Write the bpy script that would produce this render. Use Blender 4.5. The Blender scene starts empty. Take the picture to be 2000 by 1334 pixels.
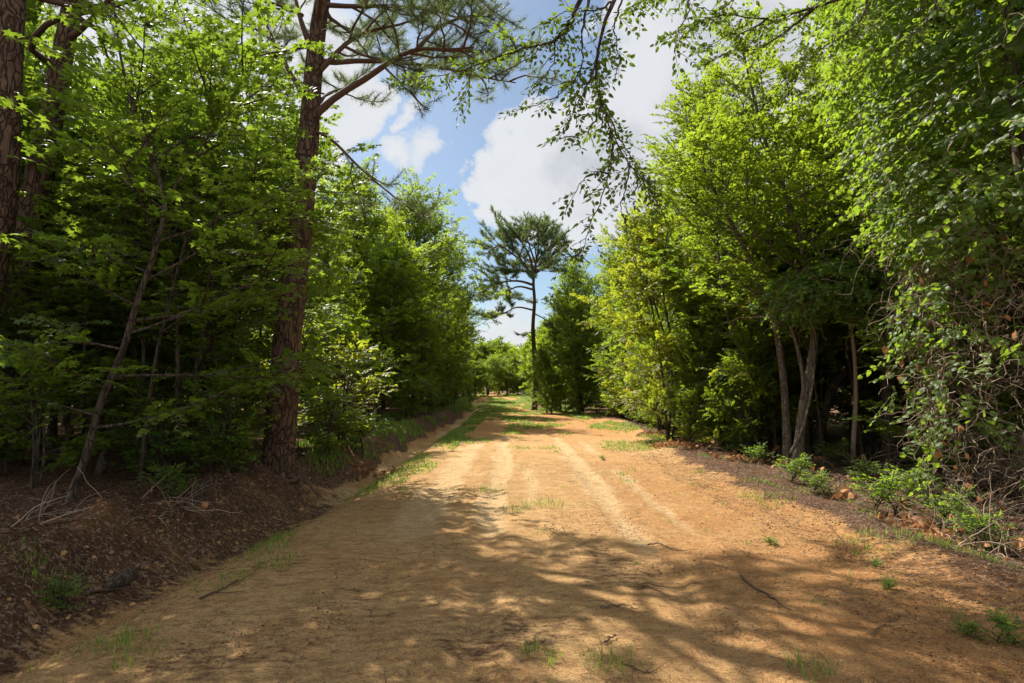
import bpy, math, random
import numpy as np
from math import radians as R

# ---------------------------------------------------------------- camera, sky, sun, exposure
scene = bpy.context.scene
COL = scene.collection
CAM_Z, PITCH, FOC = 1.6, 4.63, 20.0
cam_d = bpy.data.cameras.new("camera")
cam = bpy.data.objects.new("camera", cam_d)
COL.objects.link(cam)
cam.location = (0, 0, CAM_Z)
cam.rotation_euler = (R(90 + PITCH), 0, 0)
cam_d.lens, cam_d.sensor_width = FOC, 36
cam_d.clip_start, cam_d.clip_end = 0.05, 5000
scene.camera = cam

SUN_EL, SUN_AZ = 50.0, -38.0                 # azimuth measured from +Y towards +X
SUN_DIR = np.array([math.sin(R(SUN_AZ)) * math.cos(R(SUN_EL)), math.cos(R(SUN_AZ)) * math.cos(R(SUN_EL)), math.sin(R(SUN_EL))])
sun_d = bpy.data.lights.new("sun", "SUN")
sun_d.energy, sun_d.angle, sun_d.color = 4.4, R(0.55), (1.0, 0.94, 0.83)
sun = bpy.data.objects.new("sun", sun_d)
COL.objects.link(sun)
from mathutils import Vector
sun.rotation_euler = Vector(SUN_DIR).to_track_quat('Z', 'Y').to_euler()

scene.view_settings.view_transform = 'Standard'
scene.view_settings.look = 'None'
scene.view_settings.gamma = 1.0
scene.view_settings.exposure = 1.3
scene.cycles.max_bounces = 8
scene.cycles.transmission_bounces = 6
scene.cycles.diffuse_bounces = 5
scene.cycles.glossy_bounces = 2
scene.cycles.caustics_reflective = False
scene.cycles.caustics_refractive = False


def pdir(px, py):
    """unit-free view direction of a pixel of the 2000 px wide photograph (world axes, y component 1)"""
    f = FOC / 36 * 2000
    a = R(PITCH)
    u, v = (px - 1000) / f, (667 - py) / f
    x, y, z = u, math.cos(a) - v * math.sin(a), math.sin(a) + v * math.cos(a)
    return np.array([x / y, 1.0, z / y])


def at(px, py, Y):
    d = pdir(px, py) * Y
    return np.array([d[0], Y, d[2] + CAM_Z])


class NT:
    """tiny node-tree helper"""
    def __init__(s, tree):
        s.t = tree
        s.n = tree.nodes
        s.n.clear()

    def new(s, typ, props=None, **inp):
        n = s.n.new(typ)
        for k, v in (props or {}).items():
            setattr(n, k, v)
        for k, v in inp.items():
            key = int(k[1:]) if k[0] == '_' and k[1:].isdigit() else k.replace('_', ' ')
            s.put(n, key, v)
        return n

    def put(s, n, key, v):
        sock = n.inputs[key]
        if isinstance(v, bpy.types.NodeSocket):
            s.t.links.new(v, sock)
        elif isinstance(v, bpy.types.Node):
            s.t.links.new(v.outputs[0], sock)
        else:
            if hasattr(sock.default_value, '__len__') and len(sock.default_value) == 4 and len(v) == 3:
                v = (*v, 1)
            sock.default_value = v

    def math(s, op, a, b=0.0, c=None, clamp=False):
        n = s.new('ShaderNodeMath', {'operation': op, 'use_clamp': clamp}, _0=a, _1=b)
        if c is not None:
            s.put(n, 2, c)
        return n.outputs[0]

    def vmath(s, op, a, b=(0, 0, 0)):
        n = s.new('ShaderNodeVectorMath', {'operation': op}, _0=a, _1=b)
        return n.outputs['Value'] if op in ('DOT_PRODUCT', 'DISTANCE', 'LENGTH') else n.outputs[0]

    def scale(s, a, v):
        n = s.new('ShaderNodeVectorMath', {'operation': 'MULTIPLY'}, _0=a, _1=v)
        return n.outputs[0]

    def mix(s, f, a, b, typ='RGBA', blend='MIX'):
        n = s.n.new('ShaderNodeMix')
        n.data_type = typ
        if typ == 'RGBA':
            n.blend_type = blend
            s.put(n, 0, f); s.put(n, 6, a); s.put(n, 7, b)
            return n.outputs[2]
        s.put(n, 0, f); s.put(n, 2, a); s.put(n, 3, b)
        return n.outputs[0]

    def ramp(s, v, lo, hi, a=0.0, b=1.0):
        n = s.new('ShaderNodeMapRange', {'interpolation_type': 'SMOOTHSTEP'}, _0=v, _1=lo, _2=hi, _3=a, _4=b)
        return n.outputs[0]

    def noise(s, vec, scale, detail=4, rough=0.55, dist=0.0, out=0):
        n = s.new('ShaderNodeTexNoise', None, Vector=vec, Scale=scale, Detail=detail, Roughness=rough, Distortion=dist)
        return n.outputs[out]


# world: Nishita sky + procedural cumulus fixed in the sky's own directions, plus added fill clouds
world = bpy.data.worlds.new("World")
scene.world = world
world.use_nodes = True
W = NT(world.node_tree)
out = W.new('ShaderNodeOutputWorld')
sky = W.new('ShaderNodeTexSky', {'sky_type': 'NISHITA', 'sun_disc': False, 'sun_elevation': R(SUN_EL), 'sun_rotation': R(SUN_AZ),
                                 'altitude': 100.0, 'air_density': 1.0, 'dust_density': 1.2, 'ozone_density': 1.2})
tc = W.new('ShaderNodeTexCoord')
D0 = W.vmath('NORMALIZE', tc.outputs['Generated'])
nz = W.noise(D0, 5.5, 8, 0.58, 0, 1)
off = W.scale(W.vmath('SUBTRACT', nz, (0.5, 0.5, 0.5)), (0.17, 0.17, 0.17))
off2 = W.scale(W.vmath('SUBTRACT', W.noise(D0, 17, 6, 0.6, 0, 1), (0.5, 0.5, 0.5)), (0.09, 0.09, 0.09))
DD = W.vmath('ADD', W.vmath('ADD', D0, off), off2)


def blob_field(vec, blobs):
    acc = None
    for (px, py, r, k) in blobs:
        c = pdir(px, py); c = c / np.linalg.norm(c)
        d = W.vmath('DISTANCE', vec, tuple(c))
        v = W.math('MULTIPLY', W.math('SUBTRACT', 1.0, W.math('DIVIDE', d, r / 1111.0)), k)
        acc = v if acc is None else W.math('SMOOTH_MAX', acc, v, 0.12)
    return acc


BL = [(960, 350, 62, 1), (1025, 305, 95, 1), (1095, 325, 130, 1), (1055, 400, 75, 1), (1105, 420, 85, 1), (1180, 335, 160, 1),
      (1320, 300, 205, 1), (1330, 150, 150, 1), (1300, 10, 120, 1), (1420, 60, 220, 1), (1240, 450, 60, .6),
      (655, 195, 85, 1), (590, 100, 120, .9), (725, 170, 38, .6), (630, 245, 65, .9), (780, 222, 26, .35), (772, 285, 40, .35),
      (985, 675, 90, .45), (830, 292, 46, .3), (560, 300, 110, .7), (250, 200, 300, .6), (1650, 350, 260, .6)]
f0 = blob_field(DD, BL)
# shade: same field a step towards the sun -> thickness there
DS = W.vmath('ADD', DD, tuple(SUN_DIR * 0.0 + np.array([-0.045, 0.0, 0.02])))
f1 = blob_field(DS, [b for b in BL if b[2] > 100])
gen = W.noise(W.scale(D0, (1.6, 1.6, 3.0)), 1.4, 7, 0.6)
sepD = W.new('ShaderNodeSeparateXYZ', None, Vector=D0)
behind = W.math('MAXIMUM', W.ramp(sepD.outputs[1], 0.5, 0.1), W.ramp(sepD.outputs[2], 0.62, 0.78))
fill_cloud_mask = W.math('MULTIPLY', W.ramp(gen, 0.40, 0.58), behind)
front = W.ramp(f0, 0.03, 0.14)
front = W.math('MULTIPLY', front, W.math('ADD', 0.5, W.ramp(f0, 0.05, 0.3, 0, 0.5)))
mask = W.math('MAXIMUM', front, fill_cloud_mask)
fine = W.noise(D0, 16, 6, 0.6)
shade = W.math('MULTIPLY', W.ramp(f1, 0.25, 0.95), W.ramp(fine, 0.75, 0.25, 0.5, 1.0))
ccol = W.mix(shade, (3.8, 3.88, 4.0), (2.6, 2.72, 2.95))
ccol = W.mix(W.ramp(fine, 0.35, 0.7, 0, 0.35), ccol, (4.25, 4.3, 4.35))
horizon = W.ramp(sepD.outputs[2], 0.20, -0.02)
skyc = W.mix(1.0, sky.outputs[0], (.56, .60, .60), 'RGBA', 'MULTIPLY')
skyc = W.mix(W.math('MULTIPLY', horizon, 0.30), skyc, (2.9, 3.4, 4.1))
ccol = W.mix(behind, ccol, (6.8, 6.9, 7.0))  # unseen clouds behind and overhead, added and brightened to raise the fill light
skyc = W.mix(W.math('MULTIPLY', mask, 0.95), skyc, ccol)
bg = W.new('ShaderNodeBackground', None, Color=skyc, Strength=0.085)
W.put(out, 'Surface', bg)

# ---------------------------------------------------------------- numpy helpers
rng = np.random.default_rng(7)


def hash2(ix, iy, s=0):
    h = (ix.astype(np.int64) * 374761393 + iy.astype(np.int64) * 668265263 + s * 974634777) & 0xffffffff
    h = ((h ^ (h >> 13)) * 1274126177) & 0xffffffff
    return ((h ^ (h >> 16)) & 0xffff) / 65535.0


def vnoise(x, y, s=0):
    ix, iy = np.floor(x), np.floor(y)
    fx, fy = x - ix, y - iy
    fx, fy = fx * fx * (3 - 2 * fx), fy * fy * (3 - 2 * fy)
    a, b = hash2(ix, iy, s), hash2(ix + 1, iy, s)
    c, d = hash2(ix, iy + 1, s), hash2(ix + 1, iy + 1, s)
    return (a * (1 - fx) + b * fx) * (1 - fy) + (c * (1 - fx) + d * fx) * fy - 0.5


def fbm(x, y, o=4, s=0):
    v, a = 0, 1.0
    for i in range(o):
        v = v + a * vnoise(x, y, s + i * 13)
        x, y, a = x * 2.03 + 11.3, y * 2.03 + 5.7, a * 0.5
    return v


def sstep(a, b, x):
    t = np.clip((x - a) / (b - a), 0, 1)
    return t * t * (3 - 2 * t)


def unit(v):
    return v / np.maximum(np.linalg.norm(v, axis=-1, keepdims=True), 1e-9)


class MB:
    """collects vertices and faces, then links them as one mesh"""
    def __init__(s):
        s.v, s.f, s.n = [], [], 0

    def add(s, v, f, mat=0, lv=0.0, smooth=False):
        v = np.asarray(v, dtype=np.float32).reshape(-1, 3)
        f = np.asarray(f, dtype=np.int32)
        lv = np.broadcast_to(np.asarray(lv, dtype=np.float32), (len(f),))
        s.v.append(v)
        s.f.append((f + s.n, mat, lv, smooth))
        s.n += len(v)

    def mesh(s, name, mats):
        me = bpy.data.meshes.new(name)
        V = np.concatenate(s.v)
        me.vertices.add(len(V)); me.vertices.foreach_set('co', V.ravel())
        nl = sum(f.size for f, *_ in s.f)
        npoly = sum(len(f) for f, *_ in s.f)
        me.loops.add(nl); me.polygons.add(npoly)
        me.loops.foreach_set('vertex_index', np.concatenate([f.ravel() for f, *_ in s.f]))
        tot = np.concatenate([np.full(len(f), f.shape[1], dtype=np.int32) for f, *_ in s.f])
        st = np.concatenate([[0], np.cumsum(tot)[:-1]]).astype(np.int32)
        me.polygons.foreach_set('loop_start', st)
        me.polygons.foreach_set('material_index', np.concatenate([np.full(len(f), m, dtype=np.int32) for f, m, *_ in s.f]))
        me.polygons.foreach_set('use_smooth', np.concatenate([np.full(len(f), sm, dtype=bool) for f, m, l, sm in s.f]))
        for m in mats:
            me.materials.append(m)
        a = me.attributes.new('lv', 'FLOAT', 'FACE')
        a.data.foreach_set('value', np.concatenate([l for f, m, l, sm in s.f]))
        me.update(calc_edges=True)
        return me

    def build(s, name, mats, parent=None):
        return link(name, s.mesh(name, mats), parent)


def link(name, data, parent=None):
    o = bpy.data.objects.new(name, data)
    COL.objects.link(o)
    if parent:
        o.parent = parent
    return o


def empty(name, loc, label, cat, group=None, rz=0.0, sc=(1, 1, 1)):
    o = bpy.data.objects.new(name, None)
    COL.objects.link(o)
    o.location = [float(c) for c in loc]; o.rotation_euler = (0, 0, rz); o.scale = sc
    tag(o, label, cat, group)
    return o


def tag(o, label=None, cat=None, group=None, kind=None):
    if label: o['label'] = label
    if cat: o['category'] = cat
    if group: o['group'] = group
    if kind: o['kind'] = kind
    return o


def spline(pts, n):
    """Catmull-Rom through pts resampled at n points"""
    P = np.asarray(pts, float)
    P = np.vstack([2 * P[0] - P[1], P, 2 * P[-1] - P[-2]])
    m = len(P) - 3
    t = np.linspace(0, m - 1e-6, n)
    i = t.astype(int); u = (t - i)[:, None]
    p0, p1, p2, p3 = P[i], P[i + 1], P[i + 2], P[i + 3]
    return 0.5 * ((2 * p1) + (-p0 + p2) * u + (2 * p0 - 5 * p1 + 4 * p2 - p3) * u ** 2 + (-p0 + 3 * p1 - 3 * p2 + p3) * u ** 3)


def tube(mb, path, rad, sides=6, mat=0, bump=0.0, seed=0, cap=True):
    P = np.asarray(path, float); n = len(P)
    rad = np.broadcast_to(np.asarray(rad, float), (n,))
    T = unit(np.gradient(P, axis=0))
    ref = np.array([0.0, 0, 1]) if abs(T[:, 2].mean()) < 0.8 else np.array([1.0, 0, 0])
    A = unit(np.cross(T, ref)); B = np.cross(T, A)
    th = np.arange(sides) / sides * 2 * np.pi
    rr = rad[:, None] * np.ones(sides)
    if bump:
        L = np.concatenate([[0], np.cumsum(np.linalg.norm(np.diff(P, axis=0), axis=1))])
        X, Y = np.meshgrid(th, L)
        nn = fbm(np.cos(X) * 3 + 9, np.sin(X) * 3 + Y * 1.3, 3, seed) + 0.6 * fbm(X * sides / 7.0, Y * 6, 2, seed + 5)
        rr = rr * (1 + bump * nn)
    V = P[:, None, :] + rr[..., None] * (np.cos(th)[None, :, None] * A[:, None, :] + np.sin(th)[None, :, None] * B[:, None, :])
    i = np.arange(n - 1)[:, None] * sides; j = np.arange(sides)[None, :]; k = (j + 1) % sides
    F = np.stack([i + j, i + k, i + sides + k, i + sides + j], -1).reshape(-1, 4)
    mb.add(V.reshape(-1, 3), F, mat, 0.5, True)
    if cap:
        mb.add(V[-1], [list(range(sides))], mat, 0.5)
        mb.add(V[0], [list(range(sides))[::-1]], mat, 0.5)


# leaf templates: x along the leaf, y across, z up; triangles
def _mirror(half, tris, mid):
    v = list(half); idx = {}
    for i, p in enumerate(half):
        if i in mid: idx[i] = i
        else:
            idx[i] = len(v); v.append((p[0], -p[1], p[2]))
    t = list(tris) + [tuple(idx[a] for a in reversed(tr)) for tr in tris]
    return np.array(v, float), np.array(t, int)


LEAF = {
    'star': _mirror([(0, 0, 0), (.36, 0, .05), (1, 0, -.12), (-.02, .46, -.06), (.30, .20, 0), (.66, .47, -.10), (.64, .15, -.02)],
                    [(0, 4, 3), (0, 1, 4), (4, 1, 5), (1, 6, 5), (1, 2, 6)], (0, 1, 2)),
    'lobed': _mirror([(0, 0, 0), (1, 0, -.12), (.02, .42, -.04), (.34, .22, 0), (.68, .40, -.08)],
                     [(0, 3, 2), (0, 1, 3), (3, 1, 4)], (0, 1)),
    'ovate': _mirror([(0, 0, 0), (.5, 0, .04), (1, 0, -.12), (.24, .23, 0), (.62, .22, -.02)],
                     [(0, 1, 3), (1, 4, 3), (1, 2, 4)], (0, 1, 2)),
    'heart': _mirror([(0, 0, 0), (.5, 0, .06), (1, 0, -.1), (-.16, .28, -.02), (.22, .50, -.05), (.62, .36, -.05)],
                     [(0, 4, 3), (0, 1, 4), (1, 5, 4), (1, 2, 5)], (0, 1, 2)),
    'far': _mirror([(0, 0, 0), (1, 0, -.1), (.35, .36, -.05)], [(0, 1, 2)], (0, 1)),
    'blade': (np.array([(0, .5, 0), (0, -.5, 0), (1, 0, 0)], float), np.array([(0, 1, 2)])),
}


def leaves(mb, pos, d, nrm, size, kind, mat=0, lv=None, wid=None):
    T, F = LEAF[kind]
    N = len(pos)
    d = unit(d); nrm = unit(nrm - (nrm * d).sum(-1, keepdims=True) * d)
    s = np.cross(nrm, d)
    size = np.broadcast_to(np.asarray(size, float), (N,))
    w = size if wid is None else np.broadcast_to(wid, (N,))
    V = pos[:, None, :] + T[None, :, 0:1] * (size[:, None, None] * d[:, None, :]) + T[None, :, 1:2] * (w[:, None, None] * s[:, None, :]) \
        + T[None, :, 2:3] * (size[:, None, None] * nrm[:, None, :])
    Fi = (np.arange(N)[:, None, None] * len(T) + F[None]).reshape(-1, 3)
    if lv is None: lv = rng.random(N)
    mb.add(V.reshape(-1, 3), Fi, mat, np.repeat(lv, len(F)))


def sprays(mb, O, D, U, L, n, size, kind='lobed', droop=0.25, twig=True, jit=0.35, lvb=None, spread=(30, 75)):
    O, D, U = (np.asarray(a, float) for a in (O, D, U))
    S = len(O)
    if S == 0: return
    D = unit(D); U = unit(U - (U * D).sum(-1, keepdims=True) * D)
    side = np.cross(D, U)
    L = np.broadcast_to(np.asarray(L, float), (S,))
    t = (np.arange(n) + 0.8) / n
    t = np.clip(t[None] + rng.normal(0, .04, (S, n)), 0.05, 1)
    g = np.array([0, 0, -1.0])
    P = O[:, None] + D[:, None] * (L[:, None] * t)[..., None] + g * (L[:, None] * droop * t ** 2)[..., None]
    sg = np.where(np.arange(n) % 2 == 0, 1.0, -1.0)[None] * np.ones((S, 1))
    a = np.radians(rng.uniform(*spread, (S, n))); a[:, -1] *= 0.15
    Dl = D[:, None] * np.cos(a)[..., None] + side[:, None] * (sg * np.sin(a))[..., None] + g * (droop * t)[..., None] \
        + rng.normal(0, .18, (S, n, 3))
    Nn = U[:, None] + rng.normal(0, jit, (S, n, 3))
    sz = size * rng.uniform(.65, 1.2, (S, n))
    P = P + side[:, None] * (sg * sz * 0.25)[..., None]
    base = rng.random(S) if lvb is None else lvb
    lv = np.clip(base[:, None] * .6 + rng.random((S, n)) * .4, 0, 1)
    leaves(mb, P.reshape(-1, 3), Dl.reshape(-1, 3), Nn.reshape(-1, 3), sz.ravel(), kind, 0, lv.ravel())
    if twig:
        r0 = 0.003 + 0.002 * L
        th = np.arange(3) / 3 * 2 * np.pi
        rings = []
        for k, tt in enumerate((0, .5, 1.0)):
            C = O + D * (L * tt)[:, None] + g * (L * droop * tt ** 2)[:, None]
            r = r0 * (1 - .7 * tt)
            rings.append(C[:, None] + r[:, None, None] * (np.cos(th)[None, :, None] * side[:, None] + np.sin(th)[None, :, None] * U[:, None]))
        V = np.concatenate(rings, 1)
        q = np.array([[0, 1, 4, 3], [1, 2, 5, 4], [2, 0, 3, 5], [3, 4, 7, 6], [4, 5, 8, 7], [5, 3, 6, 8]])
        mb.add(V.reshape(-1, 3), (np.arange(S)[:, None, None] * 9 + q[None]).reshape(-1, 4), 1, .5, True)


def tufts(mb, O, D, n=36, length=.15, width=.0035, cone=1.0, lvb=None):
    """bunches of pine needles"""
    O, D = np.asarray(O, float), unit(np.asarray(D, float))
    S = len(O)
    d = D[:, None] * rng.uniform(.1, 1.0, (S, n, 1)) + rng.normal(0, .55 * cone, (S, n, 3))
    d = unit(d)
    P = O[:, None] - D[:, None] * rng.uniform(0, length * 1.1, (S, n, 1))
    base = rng.random(S) if lvb is None else lvb
    lv = np.clip(base[:, None] * .6 + rng.random((S, n)) * .4, 0, 1)
    ln = length * rng.uniform(.7, 1.15, (S, n))
    leaves(mb, P.reshape(-1, 3), d.reshape(-1, 3), rng.normal(0, 1, (S * n, 3)), ln.ravel(), 'blade', 0, lv.ravel(), wid=width)


# ---------------------------------------------------------------- terrain profile
YS = np.array([-40, 2, 5, 8, 12, 19, 28, 36, 42, 55, 75, 100, 600.])
DITCH = np.array([-3.6, -3.45, -3.2, -2.85, -2.7, -2.65, -2.6, -2.7, -2.9, -3.6, -5, -7, -60])
REDGE = np.array([4.2, 4.0, 3.6, 3.3, 3.3, 4.0, 4.6, 3.2, 1.5, 1.2, 0.4, -2, -40])


def ditch_x(y): return np.interp(y, YS, DITCH)
def right_x(y): return np.interp(y, YS, REDGE)


def ground_z(x, y, detail=True):
    x, y = np.asarray(x, float), np.asarray(y, float)
    dx = ditch_x(y) + 0.16 * fbm(y * 0.45, y * 0 + 3.3, 3, 3); rx = right_x(y) + 0.3 * fbm(y * 0.35, y * 0 + 8.1, 2, 4)
    fade = sstep(70, 45, y)
    z = 0.55 * sstep(35, 85, y) - 1.2 * sstep(110, 220, y)
    mid = (dx + rx) / 2
    hw = (rx - dx) / 2
    inside = np.clip(1 - ((x - mid) / hw) ** 2, 0, 1)
    z = z + 0.07 * inside
    e = x - dx
    z = z - fade * 0.24 * np.exp(-(e / 0.42) ** 2)
    bank = fade * (0.36 * sstep(-0.28, -0.95 - 0.3 * fbm(y * .9, y * 0, 2, 9), e) + 0.10 * sstep(-1, -4, e))
    z = z + bank
    z = z + bank * .45 * fbm(x * 3.1, y * 3.1, 3, 31) * sstep(-2.2, -1.0, e)
    r = x - rx
    z = z + 0.10 * np.exp(-((r - .55) / .45) ** 2) - 0.10 * sstep(.9, 2.5, r)
    off = np.maximum(sstep(-.9, -2.0, e), sstep(.3, 1.2, r))
    z = z + off * 0.16 * fbm(x * .35, y * .35, 3, 21) + off * 0.05 * fbm(x * 1.6, y * 1.6, 3, 22)
    if detail:
        on = 1 - off
        for (cx, w, dp) in TRACKS:
            tx = cx + 0.10 * fbm(y * .25, y * 0 + cx, 2, 40)
            z = z - on * .65 * dp * np.exp(-((x - tx) / w) ** 2) * sstep(30, 22, y)
            z = z + on * dp * .25 * np.exp(-((np.abs(x - tx) - w * 1.5) / (w * .5)) ** 2) * sstep(30, 22, y)
        z = z + on * (0.015 * fbm(x * 1.7, y * 1.2, 3, 50) + 0.008 * fbm(x * 6, y * 6, 3, 51)) + 0.009 * fbm(x * 15, y * 15, 3, 52)
        z = z + off * 0.03 * fbm(x * 5, y * 5, 3, 53)
        rough = np.exp(-((r + .3) / .6) ** 2) + np.exp(-((e + .3) / .6) ** 2)
        z = z + rough * 0.06 * np.maximum(fbm(x * 4.5, y * 4.5, 3, 54), -.1)
        z = z + np.exp(-((e + .25) / .5) ** 2) * (.07 * fbm(x * 3.3, y * 3.3, 4, 55) + .035 * np.abs(fbm(x * 9, y * 9, 3, 56)))
    return z


TRACKS = [(-1.05, .20, .022), (-.22, .13, .03), (.30, .10, .012), (1.30, .14, .035), (1.95, .12, .012)]


def gz(x, y): return float(ground_z(np.array([x]), np.array([y]), False)[0])

# ---------------------------------------------------------------- materials
def material(name):
    m = bpy.data.materials.new(name); m.use_nodes = True
    T = NT(m.node_tree)
    o = T.new('ShaderNodeOutputMaterial')
    return m, T, o


def attr(T, name, fac=True):
    n = T.new('ShaderNodeAttribute', {'attribute_name': name})
    return n.outputs['Fac'] if fac else n.outputs['Color']


def leaf_mat(name, dark, mid, bright, trans, tw=0.45, rough=.45, odd=None, odd_at=0.97):
    m, T, o = material(name)
    lv = attr(T, 'lv')
    oi = T.new('ShaderNodeObjectInfo')
    c = T.new('ShaderNodeValToRGB', None, Fac=lv)
    e = c.color_ramp.elements
    e[0].color = (*dark, 1); e[0].position = 0.1
    e[1].color = (*bright, 1); e[1].position = 0.95
    k = e.new(.5); k.color = (*mid, 1)
    hs = T.new('ShaderNodeHueSaturation', None, Hue=T.math('ADD', 0.485, T.math('MULTIPLY', oi.outputs['Random'], .03)), Saturation=1.0,
               Value=T.math('ADD', .85, T.math('MULTIPLY', oi.outputs['Random'], .3)), Fac=1.0, Color=c.outputs[0])
    col = hs.outputs[0]
    tcol = T.mix(lv, trans, tuple(min(1, t * 1.5) for t in trans))
    if odd:
        f = T.math('GREATER_THAN', lv, odd_at)
        col = T.mix(f, col, odd); tcol = T.mix(f, tcol, tuple(min(1, c_ * 1.3) for c_ in odd))
    p = T.new('ShaderNodeBsdfPrincipled', None, Base_Color=col, Roughness=rough)
    p.inputs['Specular IOR Level'].default_value = 0.35
    tr = T.new('ShaderNodeBsdfTranslucent', None, Color=tcol)
    mx = T.new('ShaderNodeMixShader', None, _0=tw, _1=p.outputs[0], _2=tr.outputs[0])
    T.put(o, 'Surface', mx)
    return m


def bark_mat(name, crack, plate, pale, sc=7.0, stretch=.3, bump=.9, lichen=None):
    m, T, o = material(name)
    tcn = T.new('ShaderNodeTexCoord')
    v = T.scale(tcn.outputs['Object'], (1, 1, stretch))
    w = T.noise(v, 4, 3, .5, 0, 1)
    v2 = T.vmath('ADD', v, T.scale(T.vmath('SUBTRACT', w, (.5, .5, .5)), (.30, .30, .42)))
    vo = T.new('ShaderNodeTexVoronoi', {'feature': 'DISTANCE_TO_EDGE'}, Vector=v2, Scale=sc)
    n1 = T.noise(v, 26, 5, .65)
    n2 = T.noise(tcn.outputs['Object'], 2.2, 4, .6)
    edge = T.ramp(T.math('ADD', vo.outputs[0], T.math('MULTIPLY', T.math('SUBTRACT', n1, .5), .22)), 0.0, 0.14)
    col = T.mix(T.ramp(n1, .35, .7), plate, pale)
    col = T.mix(T.ramp(n2, .4, .7, 0, .6), col, tuple(c * .55 for c in plate))
    if lichen: col = T.mix(T.ramp(T.noise(tcn.outputs['Object'], 6, 5, .7), .55, .65, 0, .8), col, lichen)
    col = T.mix(edge, crack, col)
    hgt = T.math('ADD', T.math('MULTIPLY', edge, .8), T.math('MULTIPLY', n1, .5))
    b = T.new('ShaderNodeBump', None, Strength=bump, Distance=.03, Height=hgt)
    p = T.new('ShaderNodeBsdfPrincipled', None, Base_Color=col, Roughness=.9, Normal=b)
    p.inputs['Specular IOR Level'].default_value = .15
    T.put(o, 'Surface', p)
    return m


def flat_mat(name, a, b, rough=.85, tw=0.0):
    """two-tone material varied by the per-face random value"""
    m, T, o = material(name)
    lv = attr(T, 'lv')
    col = T.mix(lv, a, b)
    p = T.new('ShaderNodeBsdfPrincipled', None, Base_Color=col, Roughness=rough)
    p.inputs['Specular IOR Level'].default_value = .2
    if tw:
        tr = T.new('ShaderNodeBsdfTranslucent', None, Color=T.mix(.5, col, b))
        mx = T.new('ShaderNodeMixShader', None, _0=tw, _1=p.outputs[0], _2=tr.outputs[0])
        T.put(o, 'Surface', mx)
    else:
        T.put(o, 'Surface', p)
    return m


M = {}
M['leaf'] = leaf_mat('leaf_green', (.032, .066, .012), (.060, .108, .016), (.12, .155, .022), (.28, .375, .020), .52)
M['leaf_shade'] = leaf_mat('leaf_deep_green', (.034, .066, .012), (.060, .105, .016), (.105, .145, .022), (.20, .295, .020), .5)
M['leaf_warm'] = leaf_mat('leaf_yellow_green', (.062, .095, .012), (.11, .145, .018), (.20, .22, .025), (.36, .41, .025), .5, odd=(.58, .38, .015), odd_at=.96)
M['leaf_vine'] = leaf_mat('leaf_vine', (.030, .075, .014), (.058, .125, .020), (.11, .17, .028), (.26, .39, .024), .45, odd=(.30, .10, .02), odd_at=.985, rough=.5)
M['leaf_elm'] = leaf_mat('leaf_dark_elm', (.034, .066, .014), (.052, .092, .018), (.085, .125, .02), (.18, .27, .02), tw=.45, rough=.55)
M['needle'] = leaf_mat('pine_needle', (.055, .085, .034), (.080, .120, .048), (.12, .16, .06), (.18, .24, .06), tw=.35, rough=.5)
M['grass'] = leaf_mat('grass_blade', (.06, .14, .012), (.10, .20, .018), (.19, .25, .035), (.24, .37, .03), tw=.45, odd=(.40, .31, .13), odd_at=.86)
M['pine_bark'] = bark_mat('pine_bark', (.046, .029, .019), (.110, .066, .040), (.175, .118, .080), 13, .38, 1.0, None)
M['bark'] = bark_mat('grey_brown_bark', (.03, .022, .016), (.075, .055, .038), (.13, .10, .075), 16, .22, .6)
M['pale_bark'] = bark_mat('pale_lichened_bark', (.06, .048, .036), (.145, .115, .085), (.24, .20, .155), 22, .3, .5, (.30, .31, .24))
M['twig'] = flat_mat('twig_bark', (.06, .036, .022), (.13, .085, .055))
M['pine_twig'] = flat_mat('pine_twig_bark', (.070, .042, .030), (.14, .085, .060))
M['dry_vine'] = flat_mat('dry_vine_stem', (.13, .085, .058), (.40, .30, .22))
M['dead_leaf'] = flat_mat('dead_leaf', (.19, .078, .032), (.46, .23, .10), .7, .25)
M['litter'] = flat_mat('leaf_litter', (.035, .021, .014), (.20, .125, .080), .8)
M['clod'] = flat_mat('clay_clod', (.26, .125, .045), (.44, .25, .105), .95)
M['debris'] = flat_mat('needle_debris', (.075, .040, .022), (.28, .155, .075), .9)


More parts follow.
